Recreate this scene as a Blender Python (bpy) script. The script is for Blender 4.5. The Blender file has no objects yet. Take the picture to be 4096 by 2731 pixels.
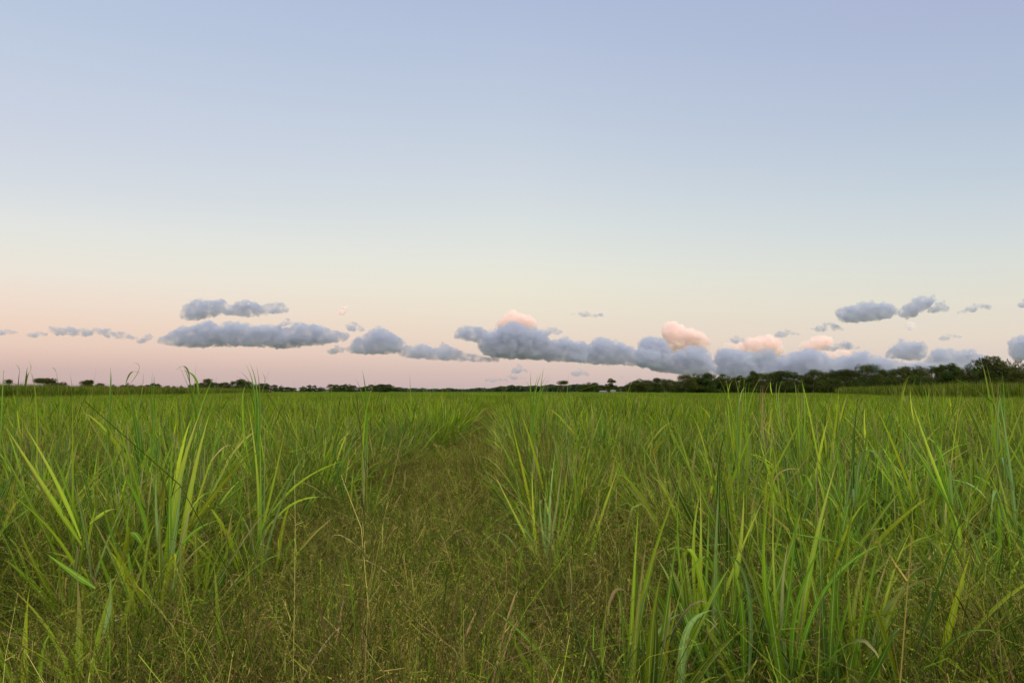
import bpy, math, random
import numpy as np
from mathutils import Vector, noise

S = bpy.context.scene
COL = S.collection
R = math.radians
F = 3300.0; CX = 2048.0; CY = 1365.5; EYE = 1.6; HOR = 1563.0
PITCH = math.atan((HOR - CY) / F)
cp, sp = math.cos(PITCH), math.sin(PITCH)
rng = np.random.default_rng(7)

def at(px, py, d):
    """photo pixel -> world point at distance d along +Y"""
    u = (px - CX) / F; v = (CY - py) / F
    y = cp - v * sp; z = sp + v * cp
    k = d / y
    return np.array([u * k, d, EYE + z * k])

def tag(o, label=None, cat=None, group=None, kind=None):
    if label: o['label'] = label
    if cat: o['category'] = cat
    if group: o['group'] = group
    if kind: o['kind'] = kind
    return o

def link(o, parent=None):
    COL.objects.link(o)
    if parent is not None: o.parent = parent
    return o

# ------------------------------------------------------------------ materials
def new_mat(name):
    m = bpy.data.materials.new(name); m.use_nodes = True
    nt = m.node_tree; nt.nodes.clear()
    return m, nt, nt.nodes.new('ShaderNodeOutputMaterial')

def leaf_material(name, transl=0.35, rough=0.5, midrib=False, spec=0.35, vary=0.3, patch=0.0):
    m, nt, out = new_mat(name); N = nt.nodes.new; L = nt.links.new
    at_ = N('ShaderNodeAttribute'); at_.attribute_name = 'Col'
    info = N('ShaderNodeObjectInfo')
    mr = N('ShaderNodeMapRange'); mr.inputs['To Min'].default_value = 1 - vary; mr.inputs['To Max'].default_value = 1 + vary
    L(info.outputs['Random'], mr.inputs['Value'])
    hsv = N('ShaderNodeHueSaturation')
    L(at_.outputs['Color'], hsv.inputs['Color']); L(mr.outputs[0], hsv.inputs['Value'])
    hm = N('ShaderNodeMath'); hm.operation = 'MULTIPLY_ADD'
    hm.inputs[1].default_value = 0.024; hm.inputs[2].default_value = 0.488
    fr = N('ShaderNodeMath'); fr.operation = 'FRACT'; m7 = N('ShaderNodeMath'); m7.operation = 'MULTIPLY'; m7.inputs[1].default_value = 7.31
    L(info.outputs['Random'], m7.inputs[0]); L(m7.outputs[0], fr.inputs[0]); L(fr.outputs[0], hm.inputs[0]); L(hm.outputs[0], hsv.inputs['Hue'])
    col = hsv.outputs[0]
    geo = N('ShaderNodeNewGeometry')
    if patch > 0:      # broad patches of paler and deeper growth across the field
        nz = N('ShaderNodeTexNoise'); nz.inputs['Scale'].default_value = 0.16; nz.inputs['Detail'].default_value = 3
        L(geo.outputs['Position'], nz.inputs['Vector'])
        r = N('ShaderNodeMapRange'); r.inputs['From Min'].default_value = .3; r.inputs['From Max'].default_value = .7
        r.inputs['To Min'].default_value = 1 - patch; r.inputs['To Max'].default_value = 1 + patch
        L(nz.outputs['Fac'], r.inputs['Value'])
        h2 = N('ShaderNodeHueSaturation'); L(col, h2.inputs['Color']); L(r.outputs[0], h2.inputs['Value']); col = h2.outputs[0]
    if midrib:
        ac = N('ShaderNodeAttribute'); ac.attribute_name = 'across'
        ab = N('ShaderNodeMath'); ab.operation = 'ABSOLUTE'; L(ac.outputs['Fac'], ab.inputs[0])
        ms = N('ShaderNodeMapRange'); ms.inputs['From Min'].default_value = .07; ms.inputs['From Max'].default_value = .2
        ms.inputs['To Min'].default_value = .6; ms.inputs['To Max'].default_value = 0
        L(ab.outputs[0], ms.inputs['Value'])
        # fine lengthwise veins
        wv = N('ShaderNodeMath'); wv.operation = 'MULTIPLY'; wv.inputs[1].default_value = 34; L(ac.outputs['Fac'], wv.inputs[0])
        sn = N('ShaderNodeMath'); sn.operation = 'SINE'; L(wv.outputs[0], sn.inputs[0])
        sr = N('ShaderNodeMapRange'); sr.inputs['From Min'].default_value = -1; sr.inputs['To Min'].default_value = .86; sr.inputs['To Max'].default_value = 1.1
        L(sn.outputs[0], sr.inputs['Value'])
        h3 = N('ShaderNodeHueSaturation'); L(col, h3.inputs['Color']); L(sr.outputs[0], h3.inputs['Value'])
        mx = N('ShaderNodeMix'); mx.data_type = 'RGBA'
        L(ms.outputs[0], mx.inputs['Factor']); L(h3.outputs[0], mx.inputs['A']); mx.inputs['B'].default_value = (.30, .42, .14, 1)
        col = mx.outputs['Result']
    p = N('ShaderNodeBsdfPrincipled'); p.inputs['Roughness'].default_value = rough
    p.inputs['Specular IOR Level'].default_value = spec
    L(col, p.inputs['Base Color'])
    t = N('ShaderNodeBsdfTranslucent'); L(col, t.inputs['Color'])
    mix = N('ShaderNodeMixShader'); mix.inputs[0].default_value = transl
    L(p.outputs[0], mix.inputs[1]); L(t.outputs[0], mix.inputs[2]); L(mix.outputs[0], out.inputs['Surface'])
    return m

M_CANE = leaf_material('cane_leaf', .35, .55, True, .12, .24, .2)
M_FIELD = leaf_material('field_leaf', .35, .6, False, .08, .24, .3)
M_WEED = leaf_material('weed_stem', .12, .8, False, .05, .22, .2)
M_TREE = leaf_material('tree_leaf', .05, .7, False, .05, .16, 0)

def plain(name, c, rough=.8, scale=3.0, amt=.35, bump=0):
    m, nt, out = new_mat(name); N = nt.nodes.new; L = nt.links.new
    tc = N('ShaderNodeTexCoord'); nz = N('ShaderNodeTexNoise'); nz.inputs['Scale'].default_value = scale; nz.inputs['Detail'].default_value = 6
    L(tc.outputs['Object'], nz.inputs['Vector'])
    r = N('ShaderNodeMapRange'); r.inputs['To Min'].default_value = 1 - amt; r.inputs['To Max'].default_value = 1 + amt
    L(nz.outputs['Fac'], r.inputs['Value'])
    h = N('ShaderNodeHueSaturation'); h.inputs['Color'].default_value = (*c, 1); L(r.outputs[0], h.inputs['Value'])
    p = N('ShaderNodeBsdfPrincipled'); p.inputs['Roughness'].default_value = rough
    L(h.outputs[0], p.inputs['Base Color']); L(p.outputs[0], out.inputs['Surface'])
    return m
M_BARK = plain('bark', (.10, .075, .05), .9, 2.5)
M_SHED = plain('painted_board', (.16, .15, .13), .8, .6, .15)
M_ROOFW = plain('white_sheet_roof', (.13, .13, .13), .5, .6, .1)
M_DARK = plain('dark_opening', (.03, .03, .035), .4, 1, .2)
M_WTRIM = plain('painted_trim', (.6, .58, .55), .6, 1, .1)

# ------------------------------------------------------------------ blades
class Buf:
    def __init__(s): s.v = []; s.f = []; s.c = []; s.a = []; s.n = 0
    def add(s, v, f, c, a):
        s.v.append(v); s.f.append(f + s.n); s.c.append(c); s.a.append(a); s.n += len(v)
    def mesh(s, name, mat, smooth=True):
        me = bpy.data.meshes.new(name)
        if not s.v: return me
        v = np.concatenate(s.v).astype(np.float32); c = np.concatenate(s.c).astype(np.float32); a = np.concatenate(s.a).astype(np.float32)
        f = np.concatenate(s.f).astype(np.int32)
        nf = len(f)
        me.vertices.add(len(v)); me.vertices.foreach_set('co', v.ravel())
        me.loops.add(nf * 4); me.loops.foreach_set('vertex_index', f.ravel())
        me.polygons.add(nf); me.polygons.foreach_set('loop_start', np.arange(0, nf * 4, 4, dtype=np.int32))
        me.polygons.foreach_set('use_smooth', np.full(nf, smooth))
        me.update(calc_edges=True)
        ca = me.attributes.new('Col', 'FLOAT_COLOR', 'POINT')
        ca.data.foreach_set('color', np.concatenate([c, np.ones((len(c), 1), np.float32)], 1).ravel())
        aa = me.attributes.new('across', 'FLOAT', 'POINT'); aa.data.foreach_set('value', a)
        me.materials.append(mat)
        return me

def nrm(v): return v / np.maximum(np.linalg.norm(v, axis=-1, keepdims=True), 1e-9)

def blades(buf, P0, P1, P2, P3, W, nseg, col0, col1, cross=3, twist=None, prof='cane', fold=.22, side=None, r=None):
    """many bent tapering leaf blades at once; P* (n,3), W (n,), col (n,3) at base and tip"""
    r = r or rng
    P0, P1, P2, P3 = [np.asarray(p, float).reshape(-1, 3) for p in (P0, P1, P2, P3)]
    n = len(P0); W = np.broadcast_to(np.asarray(W, float), (n,))
    t = np.linspace(0, 1, nseg + 1)[None, :, None]
    c = (1 - t) ** 3 * P0[:, None] + 3 * (1 - t) ** 2 * t * P1[:, None] + 3 * (1 - t) * t * t * P2[:, None] + t ** 3 * P3[:, None]
    tg = nrm(3 * (1 - t) ** 2 * (P1 - P0)[:, None] + 6 * (1 - t) * t * (P2 - P1)[:, None] + 3 * t * t * (P3 - P2)[:, None] + 1e-6)
    if side is None:
        ch = P3 - P0; ch[:, 2] = 0
        side = np.stack([-ch[:, 1], ch[:, 0], np.zeros(n)], 1) + r.normal(0, .02, (n, 3))
    s = nrm(side)[:, None] * np.ones((1, nseg + 1, 1))
    s = nrm(s - (s * tg).sum(-1, keepdims=True) * tg)
    nn = np.cross(tg, s)
    if twist is None: twist = (r.normal(0, .7, n), r.normal(0, .8, n))
    ang = twist[0][:, None, None] + twist[1][:, None, None] * t
    s2 = s * np.cos(ang) + nn * np.sin(ang); n2 = -s * np.sin(ang) + nn * np.cos(ang)
    tt = t[..., 0]
    if prof == 'cane':
        sm = np.clip(tt / .3, 0, 1); sm = sm * sm * (3 - 2 * sm)
        w = (.4 + .6 * sm) * (1 - np.clip((tt - .3) / .7, 0, 1) ** 1.35)
    elif prof == 'stem':
        w = 1 - .6 * tt
    else:
        w = np.sin(np.clip(tt * .92 + .08, 0, 1) * math.pi) ** .7
    w = np.maximum(w, .03) * W[:, None] * .5
    ks = np.linspace(-1, 1, cross)
    V = []
    for k in ks:
        V.append(c + s2 * (w * k)[..., None] + n2 * (w * fold * abs(k) * 1.6)[..., None])
    V = np.stack(V, 2)                       # n, nseg+1, cross, 3
    base = np.arange(n)[:, None, None] * (nseg + 1) * cross + np.arange(nseg)[None, :, None] * cross + np.arange(cross - 1)[None, None, :]
    f = np.stack([base, base + 1, base + 1 + cross, base + cross], -1).reshape(-1, 4)
    col0 = np.asarray(col0, float).reshape(-1, 3); col1 = np.asarray(col1, float).reshape(-1, 3)
    kk = (tt ** 2.5)[..., None]
    C = col0[:, None] * (1 - kk) + col1[:, None] * kk
    C = np.broadcast_to(C, (n, nseg + 1, 3))
    C = np.repeat(C[:, :, None], cross, 2).reshape(-1, 3)
    A = np.broadcast_to(ks[None, None], (n, nseg + 1, cross)).reshape(-1)
    buf.add(V.reshape(-1, 3), f, C, A)

GREENS = np.array([[.115, .205, .005], [.160, .255, .005], [.078, .165, .008], [.22, .28, .006], [.048, .110, .008], [.125, .225, .007]])
DRYS = np.array([[.36, .24, .12], [.30, .20, .11], [.42, .32, .18], [.26, .17, .09]])

def green(r, n, dark=1.0):
    c = GREENS[r.integers(0, len(GREENS), n)] * r.uniform(.6, 1.35, (n, 1)) * dark
    return c

def tipcol(r, c):
    n = len(c); k = r.random((n, 1))
    y = np.array([.30, .30, .04])
    d = DRYS[r.integers(0, 4, n)]
    return np.where(k < .16, d, np.where(k < .55, c * .6 + y * .4, c * 1.15))

def cane(r, nsh, H, spread=.16, leaves=(6, 9), nseg=7, cross=3, wide=.022, lean=None, dry=.12):
    """a clump of young cane: shoots with alternate leaves; returns (foliage, stalk, dry leaf) buffers"""
    fo, st, dr = Buf(), Buf(), Buf()
    for s in range(nsh):
        a = r.uniform(0, 2 * math.pi); q = spread * math.sqrt(r.random())
        b = np.array([q * math.cos(a), q * math.sin(a), 0.])
        h = H * r.uniform(.7, 1.0)
        out = r.uniform(0, .52) + q * .9
        ax = np.array([math.cos(a) * out, math.sin(a) * out, 1.]) + np.append(r.normal(0, .10, 2), 0)
        if lean is not None: ax[:2] += lean
        ax = nrm(ax)
        hs = h * r.uniform(.22, .42)
        top = b + ax * hs
        blades(st, [b], [b + ax * hs * .3], [b + ax * hs * .7], [top], [.020], 3, [[.22, .26, .10]], [[.16, .24, .05]], 3, prof='stem', fold=.8, r=r)
        blades(st, [b], [b + ax * hs * .3], [b + ax * hs * .7], [top], [.018], 3, [[.26, .22, .12]], [[.16, .24, .05]], 3, prof='stem', fold=-.8, r=r)
        n = r.integers(*leaves); pa = r.uniform(0, math.pi)
        k = np.arange(n) / max(n - 1, 1)                       # 0 outer/old .. 1 inner/young
        sgn = np.where(np.arange(n) % 2 == 0, 1, -1)
        az = pa + np.where(sgn > 0, 0, math.pi) + r.normal(0, .35, n)
        p0 = b + ax * (hs * (.45 + .55 * k))[:, None]
        el = (1 - k) * r.uniform(.3, 1.0, n) + r.uniform(.03, .26, n)  # deviation from the shoot axis
        dv = nrm(ax + np.stack([np.cos(az) * el, np.sin(az) * el, np.zeros(n)], 1))
        L = h * r.uniform(.52, .80, n) * (1 - .12 * np.abs(k - .5))
        droop = L * np.clip(r.normal(.10, .12, n) + .38 * el ** 1.3, .0, .75)
        big = r.random(n) < .12; droop = np.where(big, L * r.uniform(.5, .9, n), droop)
        dn = np.array([0, 0, -1.])
        p1 = p0 + dv * (L * .35)[:, None]
        p2 = p0 + dv * (L * .72)[:, None] + dn * (droop * .12)[:, None]
        p3 = p0 + dv * (L * np.where(big, .85, 1.0))[:, None] + dn * droop[:, None] + r.normal(0, .04, (n, 3))
        c = green(r, n); 
        c = c * (.62 + .45 * k)[:, None]      # older outer leaves deeper green, painted darker still to deepen the clump's gaps
        blades(fo, p0, p1, p2, p3, wide * r.uniform(.6, 1.4, n) * (.7 + .5 * k), nseg, c * .92, tipcol(r, c), cross, r=r)
        nd = r.random() < dry * 4
        for _ in range(r.integers(1, 3) if nd else 0):
            a2 = r.uniform(0, 6.28); o = np.array([math.cos(a2), math.sin(a2), 0])
            p = b + ax * hs * r.uniform(.3, .8); L2 = h * r.uniform(.25, .5)
            cc = DRYS[r.integers(0, 4)]
            blades(dr, [p], [p + (o * .4 + [0, 0, .6]) * L2], [p + (o * 1.0 + [0, 0, .4]) * L2], [p + o * L2 * r.uniform(.6, 1.2) + np.array([0, 0, -.25]) * L2],
                   [.017], nseg, [cc], [cc * .8], cross, r=r)
    return fo, st, dr

# ------------------------------------------------------------------ rows of the field
def track_r(y): return -.03 - .0195 * y                       # right edge of the weedy track
def track_w(y): return 1.02 + .62 * min(1, max(0, (19 - y) / 9)) + .35 * min(1, max(0, (9 - y) / 4))
def track_x(y): return track_r(y) - track_w(y) / 2
def in_left_block(x, y): return y > 84 and x < -58 - .17 * (y - 94)
def in_right_block(x, y): return y > 84 and x > 50 + .29 * (y - 95)
EDGE = 255.0
def half(y): return .66 * y + 1.6

# hero clumps: base pixel (where they rise out of the weeds), and leaves as (tip, middle or None, width, colour kind)
def c4(x, y): return (x * .7342, 1580 + y * .7342)
def c5(x, y): return (1350 + x * .7342, 1580 + y * .7342)
def c6(x, y): return (2696 + x * .7342, 1580 + y * .7342)
def s1(x, y): return (x * .2976, 1440 + y * .2976)
def s2_(x, y): return (700 + x * .2976, 1440 + y * .2976)
def s3(x, y): return (1400 + x * .2976, 1440 + y * .2976)
def s4(x, y): return (2100 + x * .2976, 1440 + y * .2976)
def s5(x, y): return (2700 + x * .2976, 1400 + y * .2976)
def s6(x, y): return (3396 + x * .2976, 1380 + y * .2976)
WEED = 1.1
HEROES = [
 ('tall young cane clump with a broad pale-ribbed leaf at the bottom edge', c5, (1575, 1500), [
   ((1880, 440), (1690, 1010), 3.8, 'y'), ((1480, 1110), (1450, 1260), 3.2, 'g', (1535, 1560)), ((1530, 700), (1545, 1150), 2.2, 'g'), ((1640, 600), (1610, 1100), 2.2, 'y'),
   ((1690, 740), (1640, 1150), 2.4, 'y'), ((1860, 680), (1800, 1120), 2.6, 'g', (1700, 1540)), ((1930, 850), (1850, 1160), 3.2, 'y', (1720, 1500)), ((1860, 1560), (1690, 1400), 3.2, 'b', (1570, 1520)),
   ((1640, 1160), (1540, 1055), 1.8, 'd', (1470, 1200)), ((1740, 880), (1650, 1230), 2.4, 'g'), ((1960, 1180), (1840, 1200), 2.2, 'b', (1720, 1500)), ((1700, 1000), (1630, 1250), 3.0, 'b')]),
 ('pair of upright pale green cane shoots standing close together right of the middle foreground', c6, (190, 1200), [
   ((140, 440), (150, 800), 3.0, 'y'), ((245, 470), (225, 850), 2.8, 'b'), ((190, 600), (180, 900), 2.2, 'g'), ((60, 300), (20, 700), 1.8, 'g'), ((380, 520), (350, 900), 2.2, 'y', (300, 1150)),
   ((20, 1080), (130, 900), 2.0, 'g'), ((280, 980), (240, 860), 2.2, 'g', (330, 1250)), ((0, 1130), (60, 850), 2.4, 'y'), ((490, 560), (400, 760), 1.8, 'y')]),
 ('wide fan of cane leaves with one long arching leaf on its left, right foreground', c6, (605, 1370), [
   ((545, 415), (490, 850), 2.8, 'y'), ((885, 370), (760, 850), 3.0, 'y', (650, 1330)), ((545, 560), (545, 950), 2.2, 'y'), ((680, 480), (645, 900), 1.8, 'g'), ((850, 755), (740, 950), 3.8, 'g', (650, 1330)),
   ((245, 640), (430, 1020), 3.2, 'g'), ((270, 860), (340, 900), 2.4, 'b', (390, 1350)), ((480, 700), (500, 1000), 2.4, 'g'), ((1160, 800), (880, 990), 2.6, 'g', (660, 1330)), ((560, 740), (800, 780), 0.9, 'g', (900, 800)), ((620, 800), (590, 1080), 2.6, 'b')]),
 ('low spreading cane fan of narrow leaves at the lower right, its longest leaf arching right', c6, (1060, 1350), [
   ((1100, 735), (1010, 1000), 2.4, 'y'), ((1290, 745), (1180, 1020), 2.2, 'y'), ((1360, 880), (1230, 1080), 2.6, 'y'), ((950, 810), (955, 1080), 3.2, 'y'), ((925, 880), (890, 1150), 2.8, 'g'),
   ((1580, 970), (1330, 1020), 2.8, 'b'), ((1190, 840), (1110, 1080), 2.4, 'g'), ((1025, 950), (1020, 1150), 2.4, 'y'), ((1115, 940), (1070, 1140), 2.2, 'g'), ((1350, 1180), (1100, 1200), 2.4, 'y', (930, 1260)), ((1460, 1400), (1300, 1270), 2.0, 'b')]),
 ('tall dark cane clump with drooping grey-green leaf ends behind the wide fan at right', c6, (940, 860), [
   ((750, 100), (830, 460), 2.6, 'g'), ((900, 90), (900, 400), 2.4, 'g'), ((640, 90), (790, 420), 2.2, 'g'), ((1200, 430), (1090, 310), 3.2, 'b', (1000, 700)), ((985, 330), (960, 470), 2.8, 'b'), ((1000, 640), (975, 510), 2.8, 'b', (1000, 720)),
   ((1060, 300), (1010, 520), 2.2, 'g'), ((850, 460), (560, 440), 1.6, 'd', (540, 640)), ((940, 180), (935, 500), 2.0, 'y'), ((1190, 160), (1060, 520), 2.2, 'g')]),
 ('leaning cane stalk with a bare pale joint and leaf fan tilting left, far right', c6, (1640, 960), [
   ((1180, 90), (1340, 330), 2.6, 'g', (1520, 640)), ((1290, 20), (1400, 330), 2.4, 'y', (1520, 640)), ((1400, 40), (1440, 350), 2.2, 'g', (1520, 620)), ((1240, 280), (1330, 230), 2.0, 'g', (1500, 560)), ((1510, 350), (1505, 470), 3.4, 'b', (1520, 600)),
   ((1760, 530), (1620, 440), 2.0, 'g', (1510, 600)), ((1900, 200), (1700, 420), 2.2, 'g', (1540, 700)), ((1450, 460), (1640, 500), 1.8, 'b', (1700, 560)), ((1460, 700), (1560, 860), 2.6, 'g'), ((1380, 620), (1500, 830), 2.2, 'g')]),
 ('dense cane clump at the right edge with folded pale leaf ends and brown stalks', c6, (1870, 900), [
   ((1760, -60), (1820, 300), 3.0, 'b'), ((1800, 400), (1790, 340), 3.0, 'b', (1850, 520)), ((1720, 800), (1750, 520), 3.4, 'b', (1800, 700)), ((1980, 100), (1900, 450), 2.6, 'g'), ((1700, 200), (1800, 550), 2.4, 'g'), ((2000, 500), (1930, 640), 2.8, 'g'),
   ((1660, 700), (1760, 860), 2.8, 'g'), ((1700, 1040), (1740, 880), 3.0, 'b', (1830, 900)), ((1650, 330), (1800, 640), 2.2, 'y')]),
 ('blue-green cane fan spreading to both sides at the right side of the weedy track', c5, (1160, 830), [
   ((1060, 350), (1065, 600), 2.6, 'y'), ((970, 415), (1000, 600), 2.4, 'g'), ((850, 420), (920, 560), 2.4, 'y'), ((1190, 290), (1160, 560), 3.2, 'b'), ((1225, 350), (1195, 600), 3.0, 'b'), ((1540, 370), (1420, 720), 3.2, 'y', (1330, 880)),
   ((1260, 360), (1220, 650), 2.6, 'g'), ((1140, 480), (1130, 680), 3.6, 'b'), ((910, 375), (1050, 375), 1.4, 'g', (1160, 420)), ((760, 860), (840, 760), 1.8, 'b', (1060, 880)), ((1310, 580), (1250, 700), 2.4, 'g'), ((1100, 520), (1110, 700), 3.0, 'b'), ((890, 760), (950, 700), 1.8, 'b'),
   ((1290, 470), (1240, 680), 2.4, 'y')]),
 ('large upright cane clump with broad white-ribbed leaves, left foreground', c4, (910, 980), [
   ((1100, 70), (970, 480), 4.2, 'y'), ((1145, 90), (1040, 500), 3.2, 'y'), ((1110, 430), (1000, 640), 2.8, 'g'), ((855, 380), (850, 640), 2.4, 'b'), ((620, 365), (760, 610), 2.6, 'g', (810, 820)), ((1210, 675), (1060, 740), 2.8, 'g'), ((945, 215), (925, 560), 2.6, 'g'),
   ((1270, 535), (1130, 530), 1.6, 'y', (1000, 740)), ((1190, 760), (1060, 850), 2.4, 'g'), ((670, 840), (710, 745), 2.6, 'g', (790, 850)), ((1000, 380), (960, 680), 3.0, 'b'), ((1050, 560), (1000, 760), 2.4, 'b'), ((760, 420), (690, 720), 1.6, 'g')]),
 ('leaning cane plant with long pale leaves sweeping up to the left edge, left foreground', c4, (520, 960), [
   ((30, 170), (260, 530), 3.4, 'y', (460, 840)), ((0, 500), (260, 720), 3.4, 'y'), ((130, 160), (330, 520), 2.8, 'y', (440, 780)), ((470, 880), (500, 720), 4.0, 'y', (520, 620)), ((640, 620), (580, 630), 3.0, 'y', (490, 700)), ((340, 300), (430, 600), 2.6, 'b'),
   ((690, 560), (600, 760), 2.0, 'b'), ((240, 850), (400, 900), 2.6, 'y')]),
 ('bushy cane clump with folded brown dead leaves at its base left of the track', c4, (1385, 830), [
   ((1350, 50), (1400, 420), 2.8, 'y'), ((1415, 80), (1420, 450), 2.4, 'g'), ((1900, 350), (1640, 470), 2.2, 'y', (1480, 640)), ((1440, 60), (1440, 420), 2.2, 'b'), ((1250, 120), (1330, 480), 2.2, 'g'), ((1560, 150), (1490, 480), 2.6, 'y'), ((1300, 330), (1250, 270), 1.6, 'd', (1150, 360)),
   ((1870, 580), (1640, 570), 2.0, 'y', (1480, 700)), ((1780, 560), (1640, 470), 1.6, 'd', (1530, 455)), ((1480, 750), (1530, 650), 1.8, 'd', (1470, 700)), ((1680, 300), (1520, 540), 2.4, 'g'), ((1150, 100), (1270, 430), 2.2, 'g'), ((1250, 590), (1330, 680), 2.0, 'b'), ((1730, 200), (1560, 520), 2.2, 'b'), ((1350, 340), (1350, 500), 1.4, 'd')]),
 ('slender pale cane shoots rising out of the weeds at the lower left corner', c4, (460, 1400), [
   ((420, 960), (430, 1150), 3.2, 'y'), ((40, 1030), (220, 1220), 2.4, 'y'), ((600, 970), (590, 1130), 3.6, 'b', (560, 1300)), ((250, 860), (390, 960), 2.6, 'g', (520, 1050)), ((670, 930), (590, 1120), 2.2, 'y'), ((780, 930), (700, 1150), 1.8, 'y', (650, 1300)), ((0, 1330), (180, 1400), 2.8, 'y')]),
 ('single upright cane leaf with a broken pale end, in the left foreground weeds', c4, (1185, 1260), [
   ((1165, 915), (1180, 1080), 2.4, 'y'), ((1205, 1160), (1200, 1210), 2.2, 'b')]),
 ('yellow-tipped cane leaf curving up out of the weeds at the bottom centre', c5, (1130, 1560), [((955, 1325), (1020, 1430), 3.2, 'y'), ((900, 1310), (980, 1330), 1.2, 'd', (1060, 1420))]),
 ('narrow upright cane shoot just left of the broad-leaved clump at the bottom', c5, (1395, 1580), [((1400, 1190), (1392, 1400), 1.8, 'g'), ((1480, 1300), (1450, 1430), 1.4, 'y')]),
 ('pale cane leaf bent over at the bottom left of the right-hand foreground', c6, (60, 1500), [((320, 1190), (160, 1180), 3.2, 'b', (60, 1480)), ((0, 1560), (60, 1350), 3.0, 'y', (130, 1240)), ((110, 1510), (40, 1540), 2.2, 'y'), ((260, 1310), (180, 1220), 1.8, 'b')]),
]
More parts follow.
